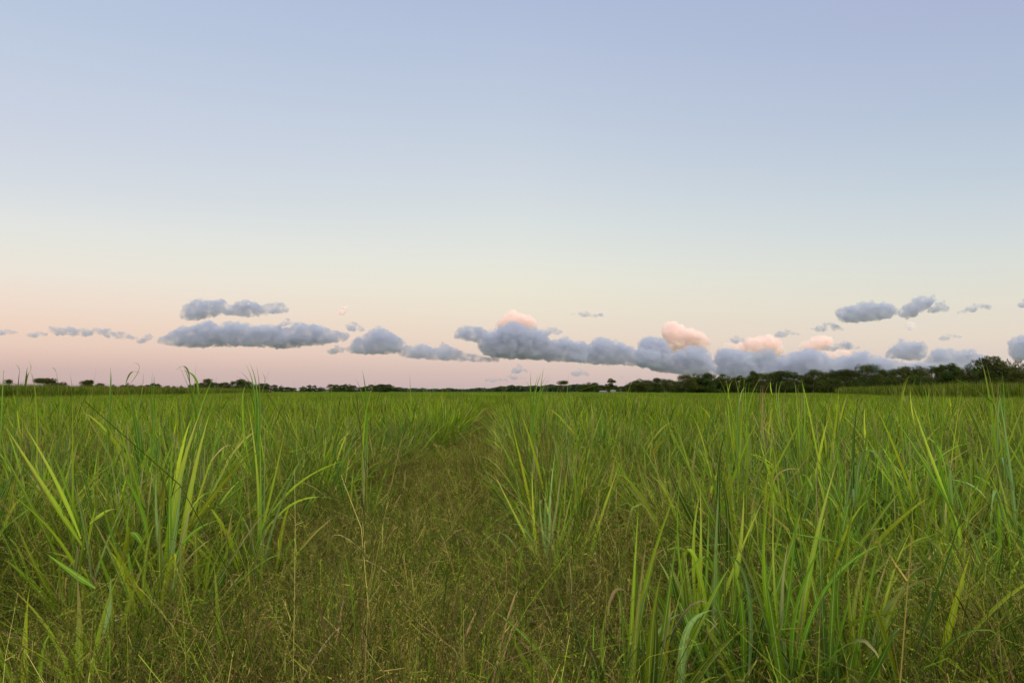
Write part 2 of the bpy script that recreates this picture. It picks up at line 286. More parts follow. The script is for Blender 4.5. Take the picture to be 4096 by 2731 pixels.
TALLS = [   # clumps whose leaf tips stand against the sky; distance chosen for their size
 ('tall cane clump with snapped-over leaves against the pink sky left of the middle', s2_, (330, 640), 8.0, [
   ((30, 40), (170, 340), 2.6, 'g'), ((115, 85), (190, 270), 2.8, 'g'), ((0, 150), (100, 85), 2.0, 'g', (200, 300)), ((80, 140), (240, 200), 2.8, 'g', (310, 450)), ((560, 230), (520, 420), 2.0, 'g')]),
 ('cane clump with a spray of long pointed leaves above the far trees at left', s2_, (1090, 660), 8.5, [
   ((950, 50), (1030, 240), 2.6, 'g'), ((1000, 35), (1070, 220), 2.8, 'g'), ((1090, 80), (1125, 240), 2.6, 'g'), ((840, 130), (980, 260), 2.0, 'g'), ((770, 210), (920, 280), 1.8, 'g'), ((1290, 120), (1220, 260), 2.4, 'g'), ((1165, 170), (1200, 220), 1.2, 'g', (1180, 400)), ((960, 320), (915, 440), 2.4, 'y')]),
 ('dark upright cane leaf pair standing above the distant dark wood left of the track', s3, (215, 680), 8.5, [((163, 135), (200, 330), 3.0, 'g'), ((65, 240), (140, 390), 2.0, 'g'), ((350, 290), (280, 430), 2.2, 'y')]),
 ('tuft of dark pointed cane leaves just right of the track, reaching into the sky', s4, (110, 680), 9.0, [
   ((78, 145), (75, 330), 2.6, 'g'), ((235, 150), (165, 330), 2.8, 'g'), ((180, 195), (140, 330), 2.0, 'g'), ((300, 205), (220, 340), 2.0, 'g'), ((330, 250), (250, 360), 2.0, 'g'), ((25, 290), (60, 400), 2.0, 'g')]),
 ('single hair-thin cane leaf standing above the umbrella-crowned tree', s4, (570, 640), 10, [((590, 160), (572, 350), 1.6, 'b'), ((900, 310), (960, 320), 1.6, 'g', (740, 400))]),
 ('tall cane with a sharply hooked leaf against the dark trees at the right edge', s6, (2080, 900), 6.5, [
   ((1780, 215), (1830, 400), 3.0, 'y'), ((1640, 440), (1690, 290), 1.2, 'g', (1790, 310)), ((1830, 220), (1900, 470), 1.6, 'y'), ((2055, 355), (2075, 560), 2.4, 'g'), ((1430, 460), (1650, 570), 3.2, 'g', (1930, 780)), ((2070, 710), (2030, 730), 2.4, 'b')]),
 ('yellow-stemmed cane leaf with a curled end against the pink sky at far left', s1, (550, 700), 7.5, [((405, 150), (450, 280), 2.0, 'y'), ((380, 0), (415, 90), .8, 'y', (400, 160)), ((370, 90), (350, 230), 2.0, 'g', (340, 420)), ((415, 150), (370, 220), 1.8, 'g', (340, 420))]),
 ('thin cane leaves with a trailing tip left of the yellow-stemmed one', s1, (220, 640), 8.5, [((265, 130), (250, 260), 2.6, 'g'), ((195, 45), (245, 90), .7, 'g', (266, 160)), ((50, 155), (40, 290), 2.0, 'g', (30, 560)), ((60, 130), (50, 150), .6, 'g', (45, 200))]),
 ('solitary upright cane leaf above the flat-topped distant tree at left', s1, (840, 640), 9, [((745, 125), (775, 300), 2.6, 'g'), ((680, 105), (720, 105), .7, 'g', (748, 160)), ((930, 170), (960, 300), 1.4, 'g')]),
 ('dark double-pointed cane leaf standing clear of the left field edge', s1, (1460, 640), 8.5, [((1485, 90), (1485, 260), 3.0, 'g'), ((1500, 170), (1495, 290), 2.2, 'g')]),
 ('cane with two thin looping leaf tips left of the middle', s1, (1620, 700), 8.5, [((1780, 35), (1860, 60), 1.0, 'g', (1750, 320)), ((1880, 185), (1790, 155), 1.8, 'g', (1690, 320)), ((1790, 145), (1740, 210), 1.2, 'g', (1700, 300)), ((1920, 170), (1925, 260), 1.2, 'g'), ((1890, 370), (1800, 520), 2.0, 'y')]),
 ('two straight dark cane leaves side by side left of the snapped-over clump', s1, (2040, 700), 9, [((2050, 160), (2040, 320), 1.8, 'g'), ((2075, 200), (2070, 340), 2.4, 'g')]),
 ('pale green cane fan crossing the dark tree line right of the middle', s5, (860, 720), 9, [((780, 320), (830, 460), 1.8, 'g'), ((925, 290), (870, 430), 2.2, 'g'), ((575, 370), (650, 500), 2.4, 'g'), ((685, 370), (700, 470), 2.0, 'y'), ((780, 400), (730, 490), 1.8, 'y'), ((960, 505), (910, 530), 2.4, 'b')]),
 ('long cane leaf slanting right across the dark tree line, right of the middle', s5, (960, 720), 9, [((1180, 340), (1080, 490), 2.2, 'g'), ((1010, 430), (990, 520), 2.2, 'g'), ((1280, 410), (1290, 520), 2.2, 'y', (1310, 600)), ((965, 440), (950, 520), 1.6, 'g')]),
 ('cluster of reddish-brown dry cane tips in front of the dark tree line', s5, (1190, 720), 11, [((1165, 435), (1150, 540), 2.0, 'd'), ((1225, 430), (1195, 540), 2.0, 'd'), ((1278, 420), (1220, 560), 2.2, 'd'), ((1190, 460), (1175, 560), 1.6, 'd'), ((1505, 475), (1480, 560), 1.8, 'd', (1470, 640)), ((1105, 490), (1095, 560), 1.6, 'g')]),
 ('upright pale cane blade in front of the dark tree line, beside the dry tips', s5, (1640, 720), 9, [((1600, 410), (1620, 520), 2.4, 'y'), ((1690, 440), (1730, 560), 2.2, 'g'), ((1450, 410), (1400, 520), 1.8, 'g'), ((1380, 420), (1360, 520), 1.6, 'g')]),
 ('trio of light green cane leaves in front of the dark wood near the right edge', s6, (740, 800), 9, [((820, 395), (750, 560), 2.4, 'y'), ((790, 415), (730, 560), 2.4, 'y'), ((920, 395), (860, 560), 2.4, 'y'), ((565, 480), (600, 600), 2.0, 'g'), ((1045, 505), (1080, 590), 1.8, 'y')]),
]
KC = {'y': [.20, .32, .008], 'g': [.10, .205, .008], 'b': [.14, .23, .06], 'd': [.36, .24, .11]}

hero_xy = []
def build_hero(label, conv, base, blist, d=None, extra=True, idx=0):
    r = np.random.default_rng(100 + idx)
    bx, by = conv(*base)
    if d is None: d = WEED * F / max(by - HOR, 60)
    e = at(bx, by, d)
    g = np.array([e[0], d, 0.])
    hero_xy.append((g[0], g[1]))
    root = link(bpy.data.objects.new('sugarcane_clump', None)); root.location = g; root.empty_display_size = .3
    tag(root, label, 'sugarcane')
    fo, st, drs = Buf(), Buf(), []
    for b in blist:
        tip, mid, w, k = b[:4]
        tx, ty = conv(*tip)
        dd = d * (1 + r.uniform(-.05, .06))
        T = at(tx, ty, dd)
        if len(b) > 4:
            sx, sy = conv(*b[4]); p0 = at(sx, sy, d + r.normal(0, .03))
            if sy > by - 30: 
                p0 = p0 + (g - e) * .4
        else:
            p0 = e * .45 + g * .55 + np.append(r.normal(0, .035, 2), 0)
        mx, my = conv(*mid); Mp = at(mx, my, (dd + p0[1]) / 2)
        la = np.linalg.norm(Mp - p0); lb_ = np.linalg.norm(T - Mp); tm = float(np.clip(la / (la + lb_ + 1e-6), .25, .8))
        C = (Mp - (1 - tm) ** 2 * p0 - tm ** 2 * T) / (2 * tm * (1 - tm))
        p1 = p0 + (C - p0) * 2 / 3; p2 = T + (C - T) * 2 / 3
        c = np.array([KC[k]]) * r.uniform(.85, 1.15)
        tc = np.array([[.34, .33, .05]]) if k in 'y' and r.random() < .6 else (np.array([DRYS[0]]) if r.random() < .2 else c * 1.1)
        ww = w * .0078 * (d / 3.3 if d < 6 else 2.1 * (d / 8)) * (1 if d < 6 else .9)
        ww = w * .0090 * d / 3.2 if d < 5 else w * .0082
        side = np.array([[1., .0, 0.]])
        tw = (r.normal(0, .45, 1), r.normal(0, .5, 1))
        if k == 'd':
            dr = Buf(); drs.append(dr)
            blades(dr, [p0 - g], [p1 - g], [p2 - g], [T - g], [ww * .85], 14, c, c * .85, 3, twist=tw, side=side, r=r)
        else:
            blades(fo, [p0 - g], [p1 - g], [p2 - g], [T - g], [ww], 14, c, tc, 5, twist=tw, side=side, r=r)
    ax = e - g
    for i in range(4 if extra else 1):
        o = np.append(r.normal(0, .03, 2), 0)
        blades(st, [o], [o + ax * .3], [o + ax * .5], [o + ax * .75], [.022], 3, [[.26, .24, .12]], [[.17, .24, .06]], 3, prof='stem', fold=.8 if i % 2 else -.8, r=r)
    if extra:   # short inner leaves filling the base of the clump
        H = (1.15 if len(blist) > 8 else .95) if d < 6 else 1.3
        f2, s2b, d2 = cane(r, 9 if len(blist) > 8 else 6, H, .15, (6, 9), 8, 3, .026, dry=.3)
        for src, dst in ((f2, fo), (s2b, st), (d2, fo)):
            for v, f, c, a in zip(src.v, src.f, src.c, src.a): dst.v.append(v); dst.c.append(c); dst.a.append(a)
            for f in src.f: dst.f.append(f + dst.n)
            dst.n += src.n
    for nm, bf in [('foliage', fo), ('stalk', st)] + [('dry_leaf', q) for q in drs]:
        if bf.v: link(bpy.data.objects.new(nm, bf.mesh(nm, M_CANE)), root)

for i, h in enumerate(HEROES): build_hero(h[0], h[1], h[2], h[3], idx=i, extra=len(h[3]) > 5)
for i, h in enumerate(TALLS): build_hero(h[0], h[1], h[2], h[4], d=h[3], idx=50 + i, extra=True)

# ---- all cane positions
pos = []
r = np.random.default_rng(11)
for k in range(-60, 60):
    if k == 0: continue
    y = 3.2 + r.uniform(0, 1)
    while y < 60:
        x = (track_r(y) + .66 + (k - 1) * 1.08 if k > 0 else track_r(y) - track_w(y) - .45 - (-k - 1) * 1.08) + r.normal(0, .10)
        y += r.uniform(.38, .70)
        if abs(x) > half(y): continue
        if r.random() < .06: continue
        if y < 4.3: continue
        if y < 5.6 and not (x > .8 or x < -2.5): continue
        if y < 9.5 and any((x - hx) ** 2 + (y - hy) ** 2 < .34 ** 2 for hx, hy in hero_xy): continue
        if y < 8 and -2.25 < x < 0: continue
        pos.append((x, y))
pos.sort(key=lambda p: math.hypot(*p))
near = pos[:300 - len(HEROES) - len(TALLS)]
mid = pos[len(near):]

# ---- nearest clumps: a thing each
protos = []
for i in range(14):
    r = np.random.default_rng(300 + i)
    H = [1.15, 1.25, 1.35, 1.2, 1.45, 1.3, 1.2, 1.55, 1.3, 1.25, 1.4, 1.2, 1.65, 1.3][i]
    fo, st, dr = cane(r, int(r.integers(13, 18)), H, .24, nseg=6, cross=3, wide=.022, leaves=(7, 11))
    for v, f, c, a in zip(dr.v, dr.f, dr.c, dr.a): fo.v.append(v); fo.c.append(c); fo.a.append(a)
    for f in dr.f: fo.f.append(f + fo.n)
    fo.n += dr.n
    protos.append([('foliage', fo.mesh('foliage', M_CANE)), ('stalk', st.mesh('stalk', M_CANE))] )
r = np.random.default_rng(5)
for i, (x, y) in enumerate(near):
    p = protos[r.integers(0, len(protos))]
    o = link(bpy.data.objects.new('sugarcane_clump', None)); o.location = (x, y, 0)
    o.rotation_euler = (0, 0, r.uniform(0, 6.28)); s = r.uniform(.85, 1.12); zt = 1.08 * (1.25 if y > 8 and r.random() < (.13 if x > 0 else .05) else 1) ; o.scale = (s, s, s * zt * r.uniform(.92, 1.06)); o.empty_display_size = .3
    sideword = 'left' if x < track_x(y) else 'right'
    tag(o, f'one of many alike bushy green cane clumps in the rows {sideword} of the weedy track', 'sugarcane', f'cane clumps in the rows {sideword} of the track')
    for nm, me in p: link(bpy.data.objects.new(nm, me), o)

# ------------------------------------------------------------------ instanced ground cover
def gn_scatter(name, protos_, pts, rots, scl, pick, label, cat):
    c = bpy.data.collections.new(name + '_kinds')
    for i, me in enumerate(protos_):
        c.objects.link(bpy.data.objects.new(f'{name}_kind_{i:02d}', me))
    me = bpy.data.meshes.new(name); n = len(pts)
    me.vertices.add(n); me.vertices.foreach_set('co', np.asarray(pts, np.float32).ravel())
    a = me.attributes.new('rot', 'FLOAT_VECTOR', 'POINT'); a.data.foreach_set('vector', np.asarray(rots, np.float32).ravel())
    a = me.attributes.new('scl', 'FLOAT_VECTOR', 'POINT'); a.data.foreach_set('vector', np.asarray(scl, np.float32).ravel())
    a = me.attributes.new('pick', 'INT', 'POINT'); a.data.foreach_set('value', np.asarray(pick, np.int32))
    o = link(bpy.data.objects.new(name, me)); tag(o, label, cat, kind='stuff')
    ng = bpy.data.node_groups.new(name, 'GeometryNodeTree')
    ng.interface.new_socket('Geometry', in_out='INPUT', socket_type='NodeSocketGeometry')
    ng.interface.new_socket('Geometry', in_out='OUTPUT', socket_type='NodeSocketGeometry')
    N = ng.nodes.new; L = ng.links.new
    gi = N('NodeGroupInput'); go = N('NodeGroupOutput'); ip = N('GeometryNodeInstanceOnPoints')
    ci = N('GeometryNodeCollectionInfo'); ci.inputs['Collection'].default_value = c
    ci.inputs['Separate Children'].default_value = True; ci.inputs['Reset Children'].default_value = True
    def na(nm, ty):
        q = N('GeometryNodeInputNamedAttribute'); q.data_type = ty; q.inputs['Name'].default_value = nm
        return q.outputs['Attribute']
    e = N('FunctionNodeEulerToRotation'); L(na('rot', 'FLOAT_VECTOR'), e.inputs[0])
    L(gi.outputs[0], ip.inputs['Points']); L(ci.outputs[0], ip.inputs['Instance']); ip.inputs['Pick Instance'].default_value = True
    L(na('pick', 'INT'), ip.inputs['Instance Index']); L(e.outputs[0], ip.inputs['Rotation']); L(na('scl', 'FLOAT_VECTOR'), ip.inputs['Scale'])
    L(ip.outputs[0], go.inputs[0])
    md = o.modifiers.new('scatter', 'NODES'); md.node_group = ng
    return o

def rz(r, n, tilt=.0):
    return np.stack([r.normal(0, tilt, n) if tilt else np.zeros(n), r.normal(0, tilt, n) if tilt else np.zeros(n), r.uniform(0, 6.28, n)], 1)

# weeds: fine stems with open seed heads, and thin leaves
def weed_patch(r, nst, nlf, rad=.38, brown=.5):
    b = Buf()
    def base(n):
        a = r.uniform(0, 6.28, n); q = rad * np.sqrt(r.random(n))
        return np.stack([q * np.cos(a), q * np.sin(a), np.zeros(n)], 1)
    sc = np.array([[.19, .22, .022], [.25, .21, .05], [.26, .225, .07], [.20, .14, .055], [.11, .18, .014]])
    pr = np.array([.34 - .2 * brown, .22, .12 + .10 * brown, .03 + .10 * brown, .34 - .1 * brown]); pr /= pr.sum()
    n = nst; p0 = base(n); h = r.uniform(.36, .86, n)
    up = nrm(np.concatenate([r.normal(0, .34, (n, 2)), np.ones((n, 1))], 1)); bend = r.normal(0, .30, (n, 3)) * h[:, None]; bend[:, 2] = -np.abs(bend[:, 2]) * .6
    p1 = p0 + up * (h * .35)[:, None]; p2 = p0 + up * (h * .7)[:, None]; p3 = p0 + up * h[:, None] + bend
    c = sc[r.choice(5, n, p=pr)] * np.where(r.random((n, 1)) < .25, r.uniform(1.0, 1.55, (n, 1)), r.uniform(.25, .55, (n, 1)))
    blades(b, p0, p1, p2, p3, r.uniform(.0022, .0040, n), 5, c * .9, c, 2, prof='stem', fold=0, r=r)
    m = 5                                    # branchlets of the open seed head
    t = r.uniform(.55, 1., (n, m))[..., None]
    q = (1 - t) ** 3 * p0[:, None] + 3 * (1 - t) ** 2 * t * p1[:, None] + 3 * (1 - t) * t * t * p2[:, None] + t ** 3 * p3[:, None]
    q = q.reshape(-1, 3); k = len(q)
    dr_ = nrm(r.normal(0, 1, (k, 3)) + np.array([0, 0, .7])); ll = r.uniform(.03, .09, k) * np.repeat(1.35 - t[..., 0].reshape(-1) * .6, 1)
    e = q + dr_ * ll[:, None]; e[:, 2] -= ll * .25
    c2 = np.repeat(c, m, 0) * r.uniform(.8, 1.3, (k, 1))
    blades(b, q, q + (e - q) * .3 + [0, 0, .004], q + (e - q) * .7 + [0, 0, .005], e, np.full(k, .0018), 1, c2, c2, 2, prof='stem', fold=0, r=r)
    for s_ in (.6, 1.0):                 # spikelets
        w_ = q + (e - q) * s_ + r.normal(0, .004, (k, 3)); d2 = nrm(dr_ + r.normal(0, .8, (k, 3))) * r.uniform(.005, .012, (k, 1))
        cs = np.array([.22, .21, .06]) * r.uniform(.6, 1.3, (k, 1)) * (np.array([1, .82, .75]) if brown > .5 else np.array([.85, 1.05, .6]))
        blades(b, w_, w_ + d2 * .3, w_ + d2 * .7, w_ + d2, r.uniform(.0018, .0034, k), 2, cs, cs, 2, prof='seed', fold=0, r=r)
    # long thin leaves from the ground and short ones along the stems
    n = nlf; p0 = base(n); lo = r.random(n) < .55; p0[:, 2] = np.where(lo, 0, r.uniform(.08, .42, n)); L_ = np.where(lo, r.uniform(.25, .66, n), r.uniform(.10, .26, n))
    up = nrm(np.concatenate([r.normal(0, .55, (n, 2)), np.full((n, 1), 1.)], 1))
    p3 = p0 + up * L_[:, None]; p3[:, 2] -= r.uniform(0, .55, n) * L_
    lc = np.array([[.055, .105, .006], [.085, .145, .009], [.030, .062, .007], [.13, .17, .014], [.042, .085, .009]])[r.integers(0, 5, n)]
    c = np.where(r.random((n, 1)) < .10 + .18 * brown, DRYS[r.integers(0, 4, n)] * .5, lc) * r.uniform(.5, 1.05, (n, 1))
    blades(b, p0, p0 + up * (L_ * .4)[:, None], p0 + up * (L_ * .75)[:, None], p3, r.uniform(.0028, .0065, n), 5, c, c * 1.1, 2, fold=.1, r=r)
    # a few dead leaves bent over between the stems
    n = 7; p0 = base(n); L_ = r.uniform(.3, .6, n); hz = nrm(np.concatenate([r.normal(0, 1, (n, 2)), r.uniform(.2, 1.4, (n, 1))], 1)); c = DRYS[r.integers(0, 4, n)] * r.uniform(.5, .95, (n, 1))
    p0[:, 2] = r.uniform(.05, .3, n); p3 = p0 + hz * L_[:, None] * .8; p3[:, 2] -= r.uniform(.1, .5, n) * L_; p3[:, 2] = np.maximum(p3[:, 2], .05)
    blades(b, p0, p0 + hz * (L_ * .4)[:, None], p0 + hz * (L_ * .7)[:, None] + r.normal(0, .05, (n, 3)), p3, r.uniform(.006, .012, n), 6, c, c * .9, 2, fold=.1, r=r)
    return b.mesh('weed_tuft', M_WEED)

weeds = [weed_patch(np.random.default_rng(700 + i), [130, 160, 120, 155, 110, 140, 60, 80][i], [150, 110, 170, 120, 190, 130, 260, 220][i], brown=[.1, .6, .25, 1., .1, .75, .15, .4][i]) for i in range(8)]
r = np.random.default_rng(21)
P, Rr, Sc, Pk = [], [], [], []
def nz(x, y, s, o=0): return noise.noise(Vector((x * s + o, y * s, o * 1.7)))
y = -5.0
while y < 60:
    step = .31 if y < 8 else (.36 if y < 16 else .6)
    x = -half(abs(y)) - (.4 if y > 1.5 else 2.5)
    while x < half(abs(y)) + (.4 if y > 1.5 else 2.5):
        xx = x + r.uniform(-.2, .2); yy = y + r.uniform(-.2, .2)
        dt = abs(xx - track_x(yy)); ontrack = dt < track_w(yy) / 2 + .25
        dens = .82 if yy < 6 else 1 if (yy < 9 or ontrack) else (.55 if yy < 20 else .3)
        if yy > 30 and not ontrack: dens = .0
        if yy * yy + xx * xx < 1.0: dens = 0
        if r.random() < dens:
            h = .95 + .75 * nz(xx, yy, .6) + .45 * nz(xx, yy, 1.9, 3)
            # trodden hollows left of the track's middle
            for hx, hy, hr, ha in ((-1.9, 5.1, .7, .5), (-.1, 4.2, .5, .3), (-2.6, 4.2, .5, .3), (1.9, 4.5, .5, .3)):
                h -= ha * math.exp(-((xx - hx) ** 2 + (yy - hy) ** 2) / hr ** 2)
            if not ontrack and yy > 6.5: h *= 1 + .12 * min(1, (yy - 6.5) / 5)
            if ontrack and yy > 14: h *= .75
            h = max(.45, h)
            bn = nz(xx, yy, .45, 9) + (.14 if ontrack and yy > 3.0 else -.14)
            ch = [1, 3, 5, 7] if bn > .12 else ([0, 2, 4, 6] if bn < -.12 else [0, 1, 2, 5, 7])
            h *= r.uniform(.5, 1.4)
            h = max(h, .3)
            if h < .75: ch = [1, 2, 4, 6, 7]
            P.append((xx, yy, -.02)); Sc.append((1.05, 1.05, h)); Pk.append(ch[r.integers(0, len(ch))])
        x += step
    y += step
gn_scatter('weed_grass', weeds, P, rz(r, len(P), .07), Sc, Pk, 'fine olive and brown weed grass with open seed heads covering the track and row gaps', 'grass')
print('weeds', len(P))

# mid field clumps
pm = []
for i in range(10):
    r = np.random.default_rng(500 + i)
    fo, st, dr = cane(r, 15, [1.2, 1.3, 1.45, 1.25, 1.35, 1.2, 1.5, 1.3, 1.25, 1.6][i], .28, (6, 9), nseg=5, cross=2, wide=.022)
    pm.append(fo.mesh('cane', M_FIELD))
for k in range(-9, 10):      # the same rows go on behind the camera
    yy = -9.
    while yy < 2.6:
        x = track_x(yy) + 1.25 * k + r.normal(0, .1)
        if (yy < -1.6 or abs(x) > 2.6 + abs(yy) * .9) and not (yy > 0 and abs(x) < half(yy) + .9): mid.append((x, yy))
        yy += .75
r = np.random.default_rng(31); n = len(mid)
s = r.uniform(.85, 1.1, n)
gn_scatter('cane_field', pm, [(x, y, 0) for x, y in mid], rz(r, n), np.stack([s, s, s * r.uniform(.92, 1.06, n) * np.where(r.random(n) < .10, 1.25, 1)], 1), r.integers(0, 10, n),
           'dense green young sugarcane filling the middle of the field', 'crop')
# far field: patches 3 m across
def far_patch(r, H, n=420, rad=1.9, dark=1.):
    b = Buf()
    p0 = np.concatenate([r.uniform(-rad, rad, (n, 2)), np.zeros((n, 1))], 1)
    h = H * r.uniform(.7, 1.0, n) * np.where(r.random(n) < .04, 1.18, 1); az = r.uniform(0, 6.28, n); el = np.abs(r.normal(0, .3, n))
    dv = nrm(np.stack([np.cos(az) * el, np.sin(az) * el, np.ones(n)], 1))
    p0 = p0 + dv * (h * .3)[:, None]; L_ = h * .68; dn = np.array([0, 0, -1.]) * (L_ * r.uniform(0, .45, n))[:, None]
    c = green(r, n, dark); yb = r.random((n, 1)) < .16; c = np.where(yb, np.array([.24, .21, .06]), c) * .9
    blades(b, p0, p0 + dv * (L_ * .4)[:, None], p0 + dv * (L_ * .75)[:, None] + dn * .2, p0 + dv * L_[:, None] + dn, r.uniform(.018, .045, n), 3, c * .9, c * 1.08, 2, fold=0, r=r)
    return b.mesh('cane', M_FIELD)
pf = [far_patch(np.random.default_rng(600 + i), [1.15, 1.2, 1.25, 1.2, 1.3, 1.2][i]) for i in range(6)]
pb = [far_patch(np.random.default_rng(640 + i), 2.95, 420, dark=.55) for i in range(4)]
r = np.random.default_rng(41)
P, Sc = [], []; PB, SB = [], []; PC, SC2 = [], []
y = 61.5
while y < 420:
    x = -half(y) - 4; st_ = 3.2 if y < 130 else 3.6
    while x < half(y) + 4:
        xx = x + r.uniform(-.5, .5); yy = y + r.uniform(-.5, .5)
        s = r.uniform(.93, 1.07)
        if in_left_block(xx, yy): 
            if yy < 330: PB.append((xx, yy, 0)); SB.append((1.1, 1.1, s))
        elif in_right_block(xx, yy):
            if yy < 215: PC.append((xx, yy, 0)); SC2.append((1.1, 1.1, s * 1.04))
        elif yy < EDGE + (40 if xx < 0 else 0): P.append((xx, yy, 0)); Sc.append((1.05, 1.05, s))
        x += st_
    y += st_
n = len(P); gn_scatter('far_cane_field', pf, P, rz(r, n), Sc, r.integers(0, 6, n), 'smooth bright green far cane field running to the tree line', 'crop')
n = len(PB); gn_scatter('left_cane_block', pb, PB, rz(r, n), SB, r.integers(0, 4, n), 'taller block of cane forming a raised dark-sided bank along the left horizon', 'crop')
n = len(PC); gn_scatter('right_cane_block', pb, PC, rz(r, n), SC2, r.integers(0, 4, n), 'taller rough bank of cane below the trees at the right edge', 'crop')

# ------------------------------------------------------------------ ground
def ground():
    xs = np.concatenate([-np.geomspace(40000, 60, 24), np.linspace(-50, 50, 40), np.geomspace(60, 40000, 24)])
    ys = np.concatenate([-np.geomspace(40000, 10, 16), np.linspace(-5, 60, 40), np.geomspace(70, 60000, 28)])
    V = []; Fc = []
    for y_ in ys:
        for x_ in xs:
            z = 0.05 * noise.noise(Vector((x_ * .3, y_ * .3, 0))) - .05 if abs(x_) < 60 and -10 < y_ < 62 else -.05
            V.append((x_, y_, z))
    w = len(xs)
    for j in range(len(ys) - 1):
        for i in range(w - 1):
            Fc.append((j * w + i, j * w + i + 1, (j + 1) * w + i + 1, (j + 1) * w + i))
    me = bpy.data.meshes.new('ground'); me.from_pydata(V, [], Fc); me.update()
    m, nt, out = new_mat('soil_and_thatch'); N = nt.nodes.new; L = nt.links.new
    tc = N('ShaderNodeNewGeometry')
    nz_ = N('ShaderNodeTexNoise'); nz_.inputs['Scale'].default_value = 9; nz_.inputs['Detail'].default_value = 8; L(tc.outputs['Position'], nz_.inputs['Vector'])
    cr = N('ShaderNodeValToRGB'); cr.color_ramp.elements[0].color = (.008, .007, .004, 1); cr.color_ramp.elements[1].color = (.028, .024, .012, 1)
    cr.color_ramp.elements[0].position = .3; cr.color_ramp.elements[1].position = .7
    L(nz_.outputs['Fac'], cr.inputs[0])
    sx = N('ShaderNodeSeparateXYZ'); L(tc.outputs['Position'], sx.inputs[0])
    fr = N('ShaderNodeMapRange'); fr.inputs['From Min'].default_value = 50; fr.inputs['From Max'].default_value = 90; L(sx.outputs['Y'], fr.inputs['Value'])
    mx = N('ShaderNodeMix'); mx.data_type = 'RGBA'; L(fr.outputs[0], mx.inputs['Factor']); L(cr.outputs[0], mx.inputs['A']); mx.inputs['B'].default_value = (.055, .095, .018, 1)
    p = N('ShaderNodeBsdfPrincipled'); p.inputs['Roughness'].default_value = 1; p.inputs['Specular IOR Level'].default_value = 0; L(mx.outputs['Result'], p.inputs['Base Color'])
    bp = N('ShaderNodeBump'); bp.inputs['Strength'].default_value = .6; bp.inputs['Distance'].default_value = .05; L(nz_.outputs['Fac'], bp.inputs['Height']); L(bp.outputs[0], p.inputs['Normal'])
    L(p.outputs[0], out.inputs['Surface']); me.materials.append(m)
    tag(link(bpy.data.objects.new('ground', me)), kind='structure')
ground()

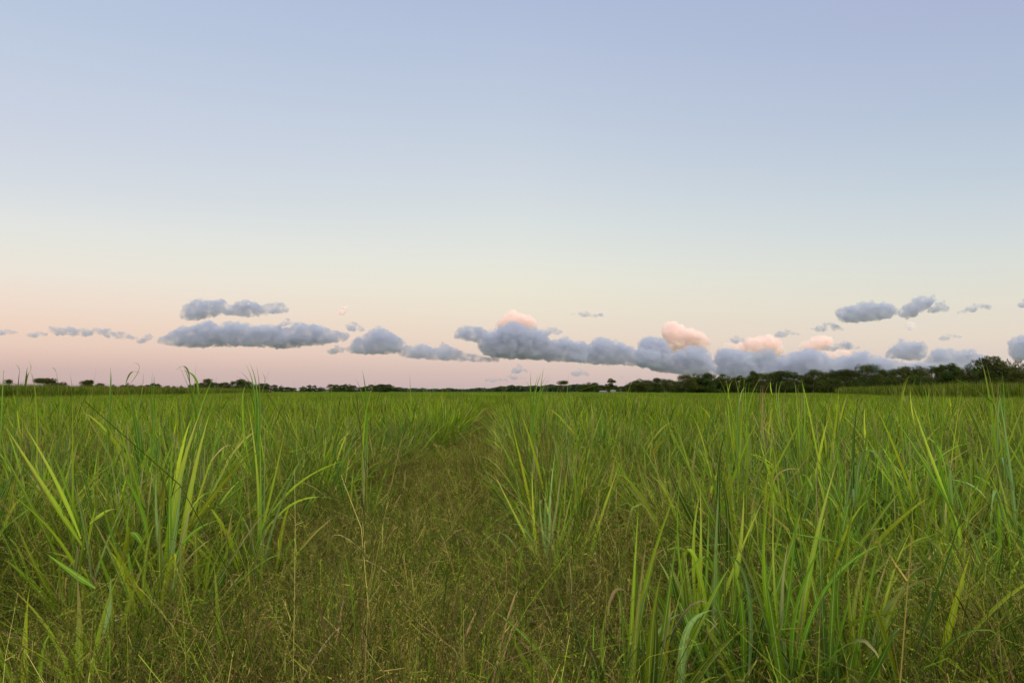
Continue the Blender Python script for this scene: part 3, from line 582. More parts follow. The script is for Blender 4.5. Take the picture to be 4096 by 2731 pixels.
# ------------------------------------------------------------------ trees
def tree_meshes(i, H, Wd, style, n=5200, crown_low=.22):
    """crown of leaf clumps over lobes + trunk with limbs; unit-size tree H tall, Wd wide"""
    r = np.random.default_rng(900 + i)
    lobes = []
    zc = H * (.5 + crown_low / 2); rz_ = H * (1 - crown_low) / 2
    nl = {'round': 16, 'tall': 15, 'flat': 11, 'airy': 14, 'bush': 12}[style]
    for k in range(nl):
        a = r.uniform(0, 6.28); e = math.asin(r.uniform(-.75, 1))
        q = r.uniform(.55, .78) * (1 if k else 0)
        rad = Wd * r.uniform(.17, .27)
        if style == 'flat': cz = H - rz_ * r.uniform(.25, .6); q = r.uniform(.2, .85)
        else: cz = zc + rz_ * q * math.sin(e) * 1.05
        lobes.append((np.array([math.cos(a) * math.cos(e) * q * Wd / 2, math.sin(a) * math.cos(e) * q * Wd / 2, min(cz, H - rad * .75)]), rad))
    lobes.append((np.array([r.uniform(-.1, .1) * Wd, 0, H - Wd * .2]), Wd * .2))
    if style != 'airy':
        for k in range(7):
            a = k * .9 + r.uniform(0, .5); q = r.uniform(.45, .8); lobes.append((np.array([math.cos(a) * q * Wd / 2, math.sin(a) * q * Wd / 2, H * r.uniform(.10, .32)]), Wd * r.uniform(.18, .25)))
    b = Buf()
    tot = sum(l[1] ** 2 for l in lobes)
    for c, rad in lobes:
        m = int(n * rad ** 2 / tot); 
        d = nrm(r.normal(0, 1, (m, 3))); keep = (d[:, 2] > -.55) | (r.random(m) < .3); d = d[keep]; m = len(d)
        q = rad * (1 - .45 * r.random(m) ** 2) * (1 + .12 * r.normal(size=m))
        if style == 'airy': q *= 1.1
        p = c + d * q[:, None] * np.array([1, 1, .82])
        nn = nrm(d * .9 + r.normal(0, .5, (m, 3)) + [0, 0, .25])
        t1 = nrm(np.cross(nn, r.normal(0, 1, (m, 3)))); t2 = np.cross(nn, t1)
        s = r.uniform(.10, .26, m)[:, None] * (1 if style != 'airy' else .85)
        V = np.stack([p - t1 * s - t2 * s * .35, p + t2 * s * -.6 + t1 * s * .2, p + t1 * s + t2 * s * .3, p + t2 * s * .7 - t1 * s * .2], 1).reshape(-1, 3)
        f = np.arange(m * 4).reshape(m, 4)
        lc = np.array([.027, .041, .008]) * r.uniform(.7, 1.35) * r.uniform(.65, 1.4, (m, 1)) * np.array([r.uniform(.85, 1.35), 1, r.uniform(.7, 1.3)])
        b.add(V, f, np.repeat(lc, 4, 0), np.zeros(m * 4))
    crown = b.mesh('crown', M_TREE, smooth=False)
    # trunk and limbs
    tv = []; tf = []
    def tube(a, c_, r0, r1, k=6):
        a = np.array(a, float); c_ = np.array(c_, float); d = nrm(c_ - a); u = nrm(np.cross(d, [.3, 1, .1])); w = np.cross(d, u); o = len(tv)
        for p_, rr in ((a, r0), ((a + c_) / 2 + r.normal(0, .04, 3), (r0 + r1) / 2), (c_, r1)):
            for j in range(k):
                an = 6.2832 * j / k; tv.append(tuple(p_ + (u * math.cos(an) + w * math.sin(an)) * rr))
        for s_ in range(2):
            for j in range(k): tf.append((o + s_ * k + j, o + s_ * k + (j + 1) % k, o + (s_ + 1) * k + (j + 1) % k, o + (s_ + 1) * k + j))
    fork = np.array([r.normal(0, .15), r.normal(0, .15), H * .38])
    tube((0, 0, -.2), fork, H * .022, H * .016)
    for c, rad in lobes: tube(fork - [0, 0, r.uniform(0, H * .1)], c, H * .009, H * .003, 5)
    me = bpy.data.meshes.new('trunk'); me.from_pydata(tv, [], tf); me.update(); me.materials.append(M_BARK)
    return crown, me
KINDS = {}
KSPEC = {'round': (10., 8.), 'tall': (12., 6.), 'flat': (10., 10.), 'airy': (11., 9.), 'bush': (6., 6.5)}
for st_, (H_, W_) in KSPEC.items():
    KINDS[st_] = [tree_meshes(hash_ * 7 + len(st_), H_, W_, st_, n=(7600 if st_ != 'bush' else 4600), crown_low={'round': .0, 'tall': .0, 'flat': .3, 'airy': .1, 'bush': .0}[st_]) for hash_ in range(3 if st_ in ('round', 'tall') else 2)]
tr_r = random.Random(4)
def tree(px, ytop, wpx, H, style, label, group, name='tree', dd=0, squash=1.0):
    top = HOR - ytop
    d = (H - EYE) * F / top + dd
    H2 = EYE + top * d / F
    k0, w0 = KSPEC[style]
    cr, tk = KINDS[style][tr_r.randrange(len(KINDS[style]))]
    o = link(bpy.data.objects.new(name, None)); g = at(px, HOR, d); o.location = (g[0], d, -.05)
    wm = max(wpx * d / F, H2 * .3)
    o.scale = (wm / w0, wm / w0, H2 / k0); o.rotation_euler = (0, 0, tr_r.uniform(0, 6.28)); o.empty_display_size = 1
    tag(o, label, 'bush' if name == 'bush' else 'tree', group)
    link(bpy.data.objects.new('crown', cr), o)
    link(bpy.data.objects.new('trunk', tk), o)

GR = 'dark trees of the wood on the right'; GL = 'small distant trees along the left horizon'; GM = 'trees at the far end of the field'
ORD = ['first', 'second', 'third', 'fourth', 'fifth', 'sixth', 'seventh', 'eighth', 'ninth', 'tenth', 'eleventh', 'twelfth', 'thirteenth', 'fourteenth', 'fifteenth', 'sixteenth', 'seventeenth', 'eighteenth', 'nineteenth', 'twentieth', 'twenty-first', 'twenty-second', 'twenty-third', 'twenty-fourth', 'twenty-fifth', 'twenty-sixth', 'twenty-seventh', 'twenty-eighth', 'twenty-ninth', 'thirtieth', 'thirty-first', 'thirty-second', 'thirty-third', 'thirty-fourth', 'thirty-fifth', 'thirty-sixth', 'thirty-seventh', 'thirty-eighth', 'thirty-ninth', 'fortieth', 'forty-first', 'forty-second', 'forty-third', 'forty-fourth']
RIGHT = [(2722, 1508, 46, 'round'), (2748, 1494, 62, 'round'), (2779, 1491, 56, 'round'), (2803, 1492, 50, 'round'), (2830, 1490, 56, 'round'), (2856, 1496, 48, 'round'), (2890, 1493, 44, 'tall'), (2914, 1500, 40, 'round'),
 (2938, 1508, 36, 'round'), (2957, 1499, 34, 'tall'), (2976, 1507, 32, 'tall'), (2993, 1500, 36, 'round'), (3013, 1480, 40, 'tall'), (3044, 1489, 62, 'round'), (3079, 1491, 40, 'round'), (3106, 1482, 46, 'round'), (3140, 1480, 66, 'round'),
 (3182, 1485, 46, 'tall'), (3208, 1499, 36, 'round'), (3254, 1475, 66, 'round'), (3283, 1488, 40, 'round'), (3307, 1486, 46, 'round'), (3332, 1477, 26, 'airy'), (3357, 1476, 50, 'round'), (3391, 1474, 60, 'round'), (3424, 1480, 52, 'round'),
 (3473, 1452, 86, 'airy'), (3510, 1474, 46, 'round'), (3536, 1475, 44, 'round'), (3562, 1477, 34, 'airy'), (3590, 1472, 44, 'round'), (3620, 1463, 72, 'round'), (3655, 1475, 48, 'round'), (3687, 1463, 50, 'airy'), (3738, 1460, 56, 'round'),
 (3769, 1454, 42, 'tall'), (3811, 1448, 54, 'tall'), (3837, 1466, 32, 'airy'), (3862, 1474, 50, 'round'), (3899, 1432, 70, 'round'), (3953, 1420, 78, 'round'), (3987, 1419, 62, 'tall'), (4030, 1436, 70, 'round'), (4078, 1432, 72, 'round')]
SPECIAL = {0: 'low dark tree ending the right-hand wood on its left side', 6: 'narrow tree with a peaked crown near the left end of the right-hand wood', 12: 'narrow taller crown standing up left of the wood\'s middle',
 22: 'small airy crown with sky showing through, poking above the middle of the wood', 26: 'broad airy light-green crown rising highest over the middle of the right-hand wood',
 36: 'tall double-headed tree just left of the dip before the tallest trees', 39: 'large dark rounded tree standing right of the dip in the wood', 40: 'tallest broad tree of the wood, behind the hooked cane leaf', 43: 'large dark tree cut by the right edge of the photo'}
for i, (px, yt, w, st_) in enumerate(RIGHT):
    H = 11.0 + 2.5 * (px - 2700) / 1400
    tree(px, yt, w * 1.4, H, st_, SPECIAL.get(i, f'{ORD[i]} tree from the left in the dark wood on the right'), GR, 'woodland_tree')
FRONT = [(2712, 1535), (2765, 1524), (2815, 1520), (2868, 1524), (2920, 1528), (2968, 1526), (3020, 1520), (3072, 1520), (3128, 1518), (3180, 1520), (3232, 1518), (3290, 1514), (3345, 1508), (3400, 1512), (3455, 1505), (3508, 1504), (3560, 1500), (3612, 1502), (3665, 1498), (3715, 1500), (3770, 1496), (3822, 1494), (3870, 1500), (3925, 1482), (3975, 1480), (4030, 1482), (4085, 1480)]
for i, (px, yt) in enumerate(FRONT):
    tree(px + tr_r.uniform(-6, 6), yt, 66, 7.4 + 1.3 * (px - 2700) / 1400, 'bush', f'{ORD[i]} bush from the left along the shaded foot of the right-hand wood', 'bushes in front of the right-hand wood', 'bush')
    tree(px + 25 + tr_r.uniform(-6, 6), yt + 24, 50, 5.0 + 1.3 * (px - 2700) / 1400, 'bush', f'{ORD[i]} low front bush from the left at the field edge below the right-hand wood', 'low bushes at the field edge', 'bush')
MIDT = [(2253, 1522, 40, 'flat', 'lone umbrella-crowned tree standing above the distant wood'), (2335, 1533, 36, 'round', 'low rounded tree left of the dark twin crowns'), (2356, 1527, 44, 'round', 'larger of two dark rounded crowns left of the white roof'),
 (2380, 1529, 38, 'round', 'smaller of two dark rounded crowns left of the white roof'), (2406, 1538, 34, 'round', 'low dark tree right beside the twin rounded crowns'), (2447, 1511, 44, 'tall', 'tall tree with gaps in its crown standing over the white roof'),
 (2423, 1542, 28, 'bush', 'low dark tree behind the white roof'), (2490, 1544, 34, 'bush', 'low tree on the sloping left end of the wood right of the white roof'), (2516, 1531, 40, 'round', 'spreading tree right of the gap beside the white roof'),
 (2540, 1520, 40, 'round', 'dark tree left of the domed crown'), (2560, 1512, 52, 'round', 'domed dark crown right of the white roof'), (2589, 1518, 44, 'round', 'dark tree between the two domed crowns'), (2628, 1510, 48, 'round', 'second domed crown, nearest the pale bare tree'),
 (2658, 1514, 40, 'airy', 'pale thin-crowned tree with bare branches in the dip'), (2678, 1515, 36, 'round', 'dark tree right of the pale thin-crowned one'), (2700, 1524, 34, 'round', 'low tree joining the middle trees to the right-hand wood'),
 (2606, 1532, 60, 'bush', 'bush in front of the two domed crowns'), (2550, 1535, 60, 'bush', 'bush in front of the first domed crown'), (2660, 1535, 60, 'bush', 'bush in front of the pale thin-crowned tree')]
for px, yt, w, st_, lb in MIDT: tree(px, yt, w * (1.35 if st_ in ('round', 'bush') else 1.1), 10.5, st_, lb, GM, 'woodland_tree')
LEFT = [(34, 1517, 22, 'flat'), (160, 1513, 40, 'flat'), (185, 1512, 46, 'flat'), (205, 1518, 34, 'round'), (240, 1527, 44, 'bush'), (335, 1521, 34, 'airy'), (347, 1518, 26, 'round'), (363, 1518, 26, 'round'), (396, 1530, 28, 'round'), (414, 1533, 20, 'round'), (452, 1535, 18, 'round'),
 (488, 1538, 16, 'bush'), (511, 1529, 20, 'round'), (530, 1536, 26, 'round'), (560, 1540, 24, 'bush'), (588, 1537, 26, 'round'), (612, 1530, 24, 'round'), (632, 1533, 22, 'round'), (670, 1541, 18, 'bush'), (695, 1543, 14, 'bush'), (725, 1539, 14, 'round'), (762, 1537, 20, 'round'),
 (785, 1531, 26, 'round'), (808, 1529, 26, 'round'), (829, 1513, 42, 'round'), (857, 1528, 34, 'round'), (882, 1532, 30, 'round'), (903, 1527, 40, 'round'), (935, 1522, 28, 'round'), (965, 1515, 50, 'round'), (990, 1524, 36, 'round'), (1015, 1534, 36, 'round'), (1045, 1532, 34, 'round'), (1065, 1531, 28, 'tall'),
 (1098, 1537, 26, 'round'), (1125, 1540, 20, 'round'), (1155, 1547, 26, 'bush'), (1175, 1550, 18, 'bush'), (1212, 1543, 24, 'round'), (1236, 1538, 20, 'tall'), (1257, 1539, 16, 'tall'), (1282, 1546, 28, 'round'), (1325, 1535, 30, 'round'), (1346, 1536, 24, 'round')]
LSP = {0: 'tiny flat-topped tree at the far left edge', 1: 'left part of the wide flat-topped distant tree pair', 2: 'right part of the wide flat-topped distant tree pair', 5: 'pale thin tree at the left of a small distant clump', 24: 'domed tree rising above the distant trees beside the snapped-over cane', 29: 'broad dark tree behind the spray of pointed cane leaves'}
for i, (px, yt, w, st_) in enumerate(LEFT):
    tree(px, yt, w * 1.45, 9.0 if yt < 1530 else 8.0, st_, LSP.get(i, f'{ORD[i]} small tree from the left on the distant left horizon'), GL, 'distant_tree')
L2 = [(1367, 1538, 22), (1381, 1534, 18), (1398, 1535, 22), (1412, 1540, 22), (1445, 1547, 30), (1465, 1543, 24), (1486, 1536, 26), (1505, 1540, 26), (1523, 1535, 36), (1541, 1537, 30), (1556, 1535, 28), (1575, 1544, 28), (1592, 1547, 34), (1617, 1551, 30), (1657, 1551, 34), (1690, 1549, 22), (1739, 1552, 34)]
for i, (px, yt, w) in enumerate(L2):
    tree(px, yt, w * 1.5, 8.5, 'round', f'{ORD[i]} tree of the small dark distant wood just left of the track\'s end', 'trees of the distant wood left of the track', 'distant_tree')

# far wood: one mass on the horizon
def far_wood(name, prof, d, label, lum=1.):
    r = np.random.default_rng(77); b = Buf()
    xs = np.array([p[0] for p in prof], float); ys = np.array([p[1] for p in prof], float)
    for i in range(620):
        px = r.uniform(xs[0], xs[-1]); yt = np.interp(px, xs, ys) - 1.5 + abs(r.normal(0, 2.2)); dd = d * r.uniform(.97, 1.08)
        top = at(px, yt, dd); rad = r.uniform(3.2, 7) ; m = 330
        dv = nrm(r.normal(0, 1, (m, 3))); h = top[2]
        c = np.array([top[0], dd, h - rad * .7])
        p = c + dv * rad * np.array([1.1, 1, .75]) * r.uniform(.6, 1, (m, 1))
        low = r.random(m) < .55; p[low, 2] = r.uniform(0, 1, low.sum()) * max(h - rad, 1)
        nn = nrm(dv + r.normal(0, .5, (m, 3))); t1 = nrm(np.cross(nn, r.normal(0, 1, (m, 3)))); t2 = np.cross(nn, t1); s = r.uniform(.7, 1.6, (m, 1))
        V = np.stack([p - t1 * s, p - t2 * s, p + t1 * s, p + t2 * s], 1).reshape(-1, 3)
        b.add(V, np.arange(m * 4).reshape(m, 4), np.repeat(np.array([.040, .056, .026]) * lum * r.uniform(.6, 1.4) * r.uniform(.7, 1.3, (m, 1)), 4, 0), np.zeros(m * 4))
    tag(link(bpy.data.objects.new(name, b.mesh(name, M_TREE, False))), label, 'wood', kind='stuff')
far_wood('distant_wood', [(1600, 1558), (1760, 1557), (1795, 1553), (1820, 1556), (1860, 1558), (1915, 1552), (1960, 1555), (2004, 1546), (2030, 1546), (2046, 1540), (2058, 1546), (2072, 1543), (2100, 1546), (2140, 1543), (2170, 1545), (2207, 1537), (2225, 1543), (2270, 1542), (2308, 1537), (2330, 1541), (2400, 1545), (2480, 1550)], 1500,
         'long low grey-green wood on the horizon behind the end of the track')

# ------------------------------------------------------------------ farm shed with a white roof under the tall tree
def boxmesh(name, size, mat, loc=(0, 0, 0), bev=.0):
    import bmesh
    bm = bmesh.new(); bmesh.ops.create_cube(bm, size=1)
    for v in bm.verts: v.co = Vector((v.co.x * size[0] + loc[0], v.co.y * size[1] + loc[1], v.co.z * size[2] + loc[2]))
    me = bpy.data.meshes.new(name); bm.to_mesh(me); bm.free(); me.materials.append(mat); return me
def gable(name, w, dpt, zb, rise, mat, th=.18):
    V = []
    for yy in (-dpt / 2, dpt / 2):
        V += [(-w / 2, yy, zb), (0, yy, zb + rise), (w / 2, yy, zb), (w / 2, yy, zb + th), (0, yy, zb + rise + th), (-w / 2, yy, zb + th)]
    Fc = [(0, 1, 4, 5), (1, 2, 3, 4), (11, 10, 7, 6), (10, 9, 8, 7), (0, 6, 7, 1), (1, 7, 8, 2), (5, 4, 10, 11), (4, 3, 9, 10), (0, 5, 11, 6), (3, 2, 8, 9)]
    me = bpy.data.meshes.new(name); me.from_pydata(V, [], Fc); me.update(); me.materials.append(mat); return me
def house(px, d, w, dpt, hw, rise, rot, label):
    g = at(px, HOR, d); o = link(bpy.data.objects.new('farm_shed', None)); o.location = (g[0], d, 0); o.rotation_euler = (0, 0, rot); o.empty_display_size = 2
    tag(o, label, 'shed')
    wl = link(bpy.data.objects.new('wall', boxmesh('wall', (w * .92, dpt * .92, hw), M_SHED, (0, 0, hw / 2))), o)
    link(bpy.data.objects.new('roof', gable('roof', w, dpt, hw - .02, rise, M_ROOFW)), o)
    link(bpy.data.objects.new('door', boxmesh('door', (w * .22, .12, hw * .8), M_DARK, (0, -dpt * .46 - .05, hw * .4))), o)
    for s in (-.32, .32):
        wi = link(bpy.data.objects.new('window', boxmesh('window', (w * .14, .10, hw * .3), M_DARK, (w * s, -dpt * .46 - .04, hw * .6))), o)
        link(bpy.data.objects.new('sill', boxmesh('sill', (w * .17, .25, .12), M_WTRIM, (w * s, -dpt * .46 - .1, hw * .42))), wi)
house(2414, 480, 3.2, 4.2, 1.1, .55, R(62), 'low shed with a sloping white roof showing above the field left of the tall tree')
house(2453, 470, 2.6, 3.0, 1.3, .7, R(75), 'small white-roofed shed directly beneath the tall gapped tree')

# ------------------------------------------------------------------ clouds
def vol_mat(name, col, dens, k, g, step):
    m, nt, out = new_mat(name); N = nt.nodes.new; L = nt.links.new
    v = N('ShaderNodeVolumeScatter'); v.inputs['Color'].default_value = (*col, 1); v.inputs['Anisotropy'].default_value = g
    tc = N('ShaderNodeTexCoord'); n1 = N('ShaderNodeTexNoise'); n1.inputs['Scale'].default_value = 1 / (30 * k); n1.inputs['Detail'].default_value = 2.5; n1.inputs['Roughness'].default_value = .5
    L(tc.outputs['Object'], n1.inputs['Vector'])
    mr = N('ShaderNodeMapRange'); mr.inputs['From Min'].default_value = .34; mr.inputs['From Max'].default_value = .66; mr.inputs['To Min'].default_value = 0; mr.inputs['To Max'].default_value = dens * 1.2
    L(n1.outputs['Fac'], mr.inputs['Value']); L(mr.outputs[0], v.inputs['Density'])
    ab = N('ShaderNodeVolumeAbsorption'); ab.inputs['Color'].default_value = (*col, 1); L(mr.outputs[0], ab.inputs['Density'])
    ad = N('ShaderNodeAddShader'); L(v.outputs[0], ad.inputs[0]); L(ab.outputs[0], ad.inputs[1]); L(ad.outputs[0], out.inputs['Volume']); m.cycles.volume_step_rate = step
    return m
ICO = None
def ico():
    import bmesh
    bm = bmesh.new(); bmesh.ops.create_icosphere(bm, subdivisions=2, radius=1)
    v = np.array([x.co[:] for x in bm.verts]); f = [[q.index for q in p.verts] for p in bm.faces]; bm.free(); return v, np.array(f)
IV, IF = ico()
VOLM = {}
def cloud(label, top, base, D, kind='grey', rmin=4, rmax=34, fill=1.0, thick=1., dens=1.0, group=None):
    seed = int(abs(top[0][0] * 13 + top[0][1] * 7)) % 9999
    r = np.random.default_rng(seed); k = D / F
    tx = np.array([p[0] for p in top], float); ty = np.array([p[1] for p in top], float)
    bx = np.array([p[0] for p in base], float); by = np.array([p[1] for p in base], float)
    x0, x1 = min(tx[0], bx[0]), max(tx[-1], bx[-1])
    pts = []
    area = 0
    xs = np.linspace(x0, x1, 60); hh = np.maximum(np.interp(xs, bx, by) - np.interp(xs, tx, ty), 0); area = hh.mean() * (x1 - x0)
    hmax = hh.max()
    n = int(np.clip(area * fill / 55, 14, 900))
    cxm = (x0 + x1) / 2; cym = (np.interp(cxm, bx, by) + np.interp(cxm, tx, ty)) / 2
    tries = 0
    while len(pts) < n and tries < n * 20:
        tries += 1
        x = r.uniform(x0, x1); yt = np.interp(x, tx, ty); yb = np.interp(x, bx, by)
        if yb - yt < 3: continue
        y = r.uniform(yt, yb)
        e = min(y - yt, (yb - y) * 1.3, (x - x0) * .8 + 2, (x1 - x) * .8 + 2)
        rad = np.clip(e * .95, 0, rmax) 
        if rad < rmin:
            if r.random() < .35: rad = rmin * r.uniform(.6, 1.2)
            else: continue
        hl = (yb - yt)
        z = r.uniform(-1, 1) * max(hl * .45 - rad * .5, 2) * thick
        pts.append((x, y, z, rad * r.uniform(.75, 1.05)))
    if hmax > 14:        # cauliflower heads along the upper edge
        x = x0 + 2
        while x < x1 - 2:
            yt = np.interp(x, tx, ty); yb = np.interp(x, bx, by); h_ = yb - yt
            if h_ > 8:
                for q in range(2 + int(hmax > 40)):
                    rad = min(r.uniform(.6, 1.7) * (4 + hmax * .045), h_ * .45)
                    pts.append((x + r.normal(0, 2), yt + rad * r.uniform(.5, 1.3), r.uniform(-1, 1) * min(h_ * .4, 30) * thick, rad))
            x += r.uniform(.5, 1.2) * (4 + hmax * .045)
    V = []; Fc = []
    o0 = at(cxm, cym, D)
    for i, (x, y, z, rad) in enumerate(pts):
        c = at(x, y, D) - o0; c[1] = z * k
        V.append(IV * rad * k * np.array([1.15, 1.0, .85]) + c); Fc.append(IF + i * len(IV))
    me = bpy.data.meshes.new('cloud'); V = np.concatenate(V); Fc = np.concatenate(Fc); me.from_pydata(V.tolist(), [], Fc.tolist()); me.update()
    tmp = bpy.data.objects.new('tmp', me); COL.objects.link(tmp)
    vox = 2.4 * k if area < 30000 else 3.0 * k
    m = tmp.modifiers.new('r', 'REMESH'); m.mode = 'VOXEL'; m.voxel_size = vox
    for sz, stg in ((34, 14), (14, 14), (6, 9)):
        tx_ = bpy.data.textures.new('c', 'CLOUDS'); tx_.noise_scale = sz * k; tx_.noise_depth = 2
        dm = tmp.modifiers.new('d', 'DISPLACE'); dm.texture = tx_; dm.strength = stg * k * min(1, hmax / 45 + .25); dm.mid_level = .5
    dg = bpy.context.evaluated_depsgraph_get(); em = bpy.data.meshes.new_from_object(tmp.evaluated_get(dg))
    bpy.data.objects.remove(tmp); em.materials.clear()
    key = (kind, D, dens, int(math.log2(max((x1 - x0 + 2 * hmax) / 3, 8))))
    if key not in VOLM:
        col = {'grey': (.73, .76, .88), 'pink': (.96, .84, .83), 'mix': (.86, .88, .96)}[kind]  # cloud shade and haze put into the grey, sunset light into the pink
        step = 6.0 * 10 / 2 ** (key[3] + .5)
        VOLM[key] = vol_mat('cloud_' + kind, col, dens * .058 / k, k, .35 if kind == 'grey' else 0, min(1, step))
    ext = max(x1 - x0, 10) * k; avg = (ext + 2 * hmax * k) / 3
    em.materials.append(VOLM[key]); em.name = 'cloud'
    o = bpy.data.objects.new('cloud', em); COL.objects.link(o); o.location = o0
    tag(o, label, 'cloud', group)
G, PK = 7000., 13000.
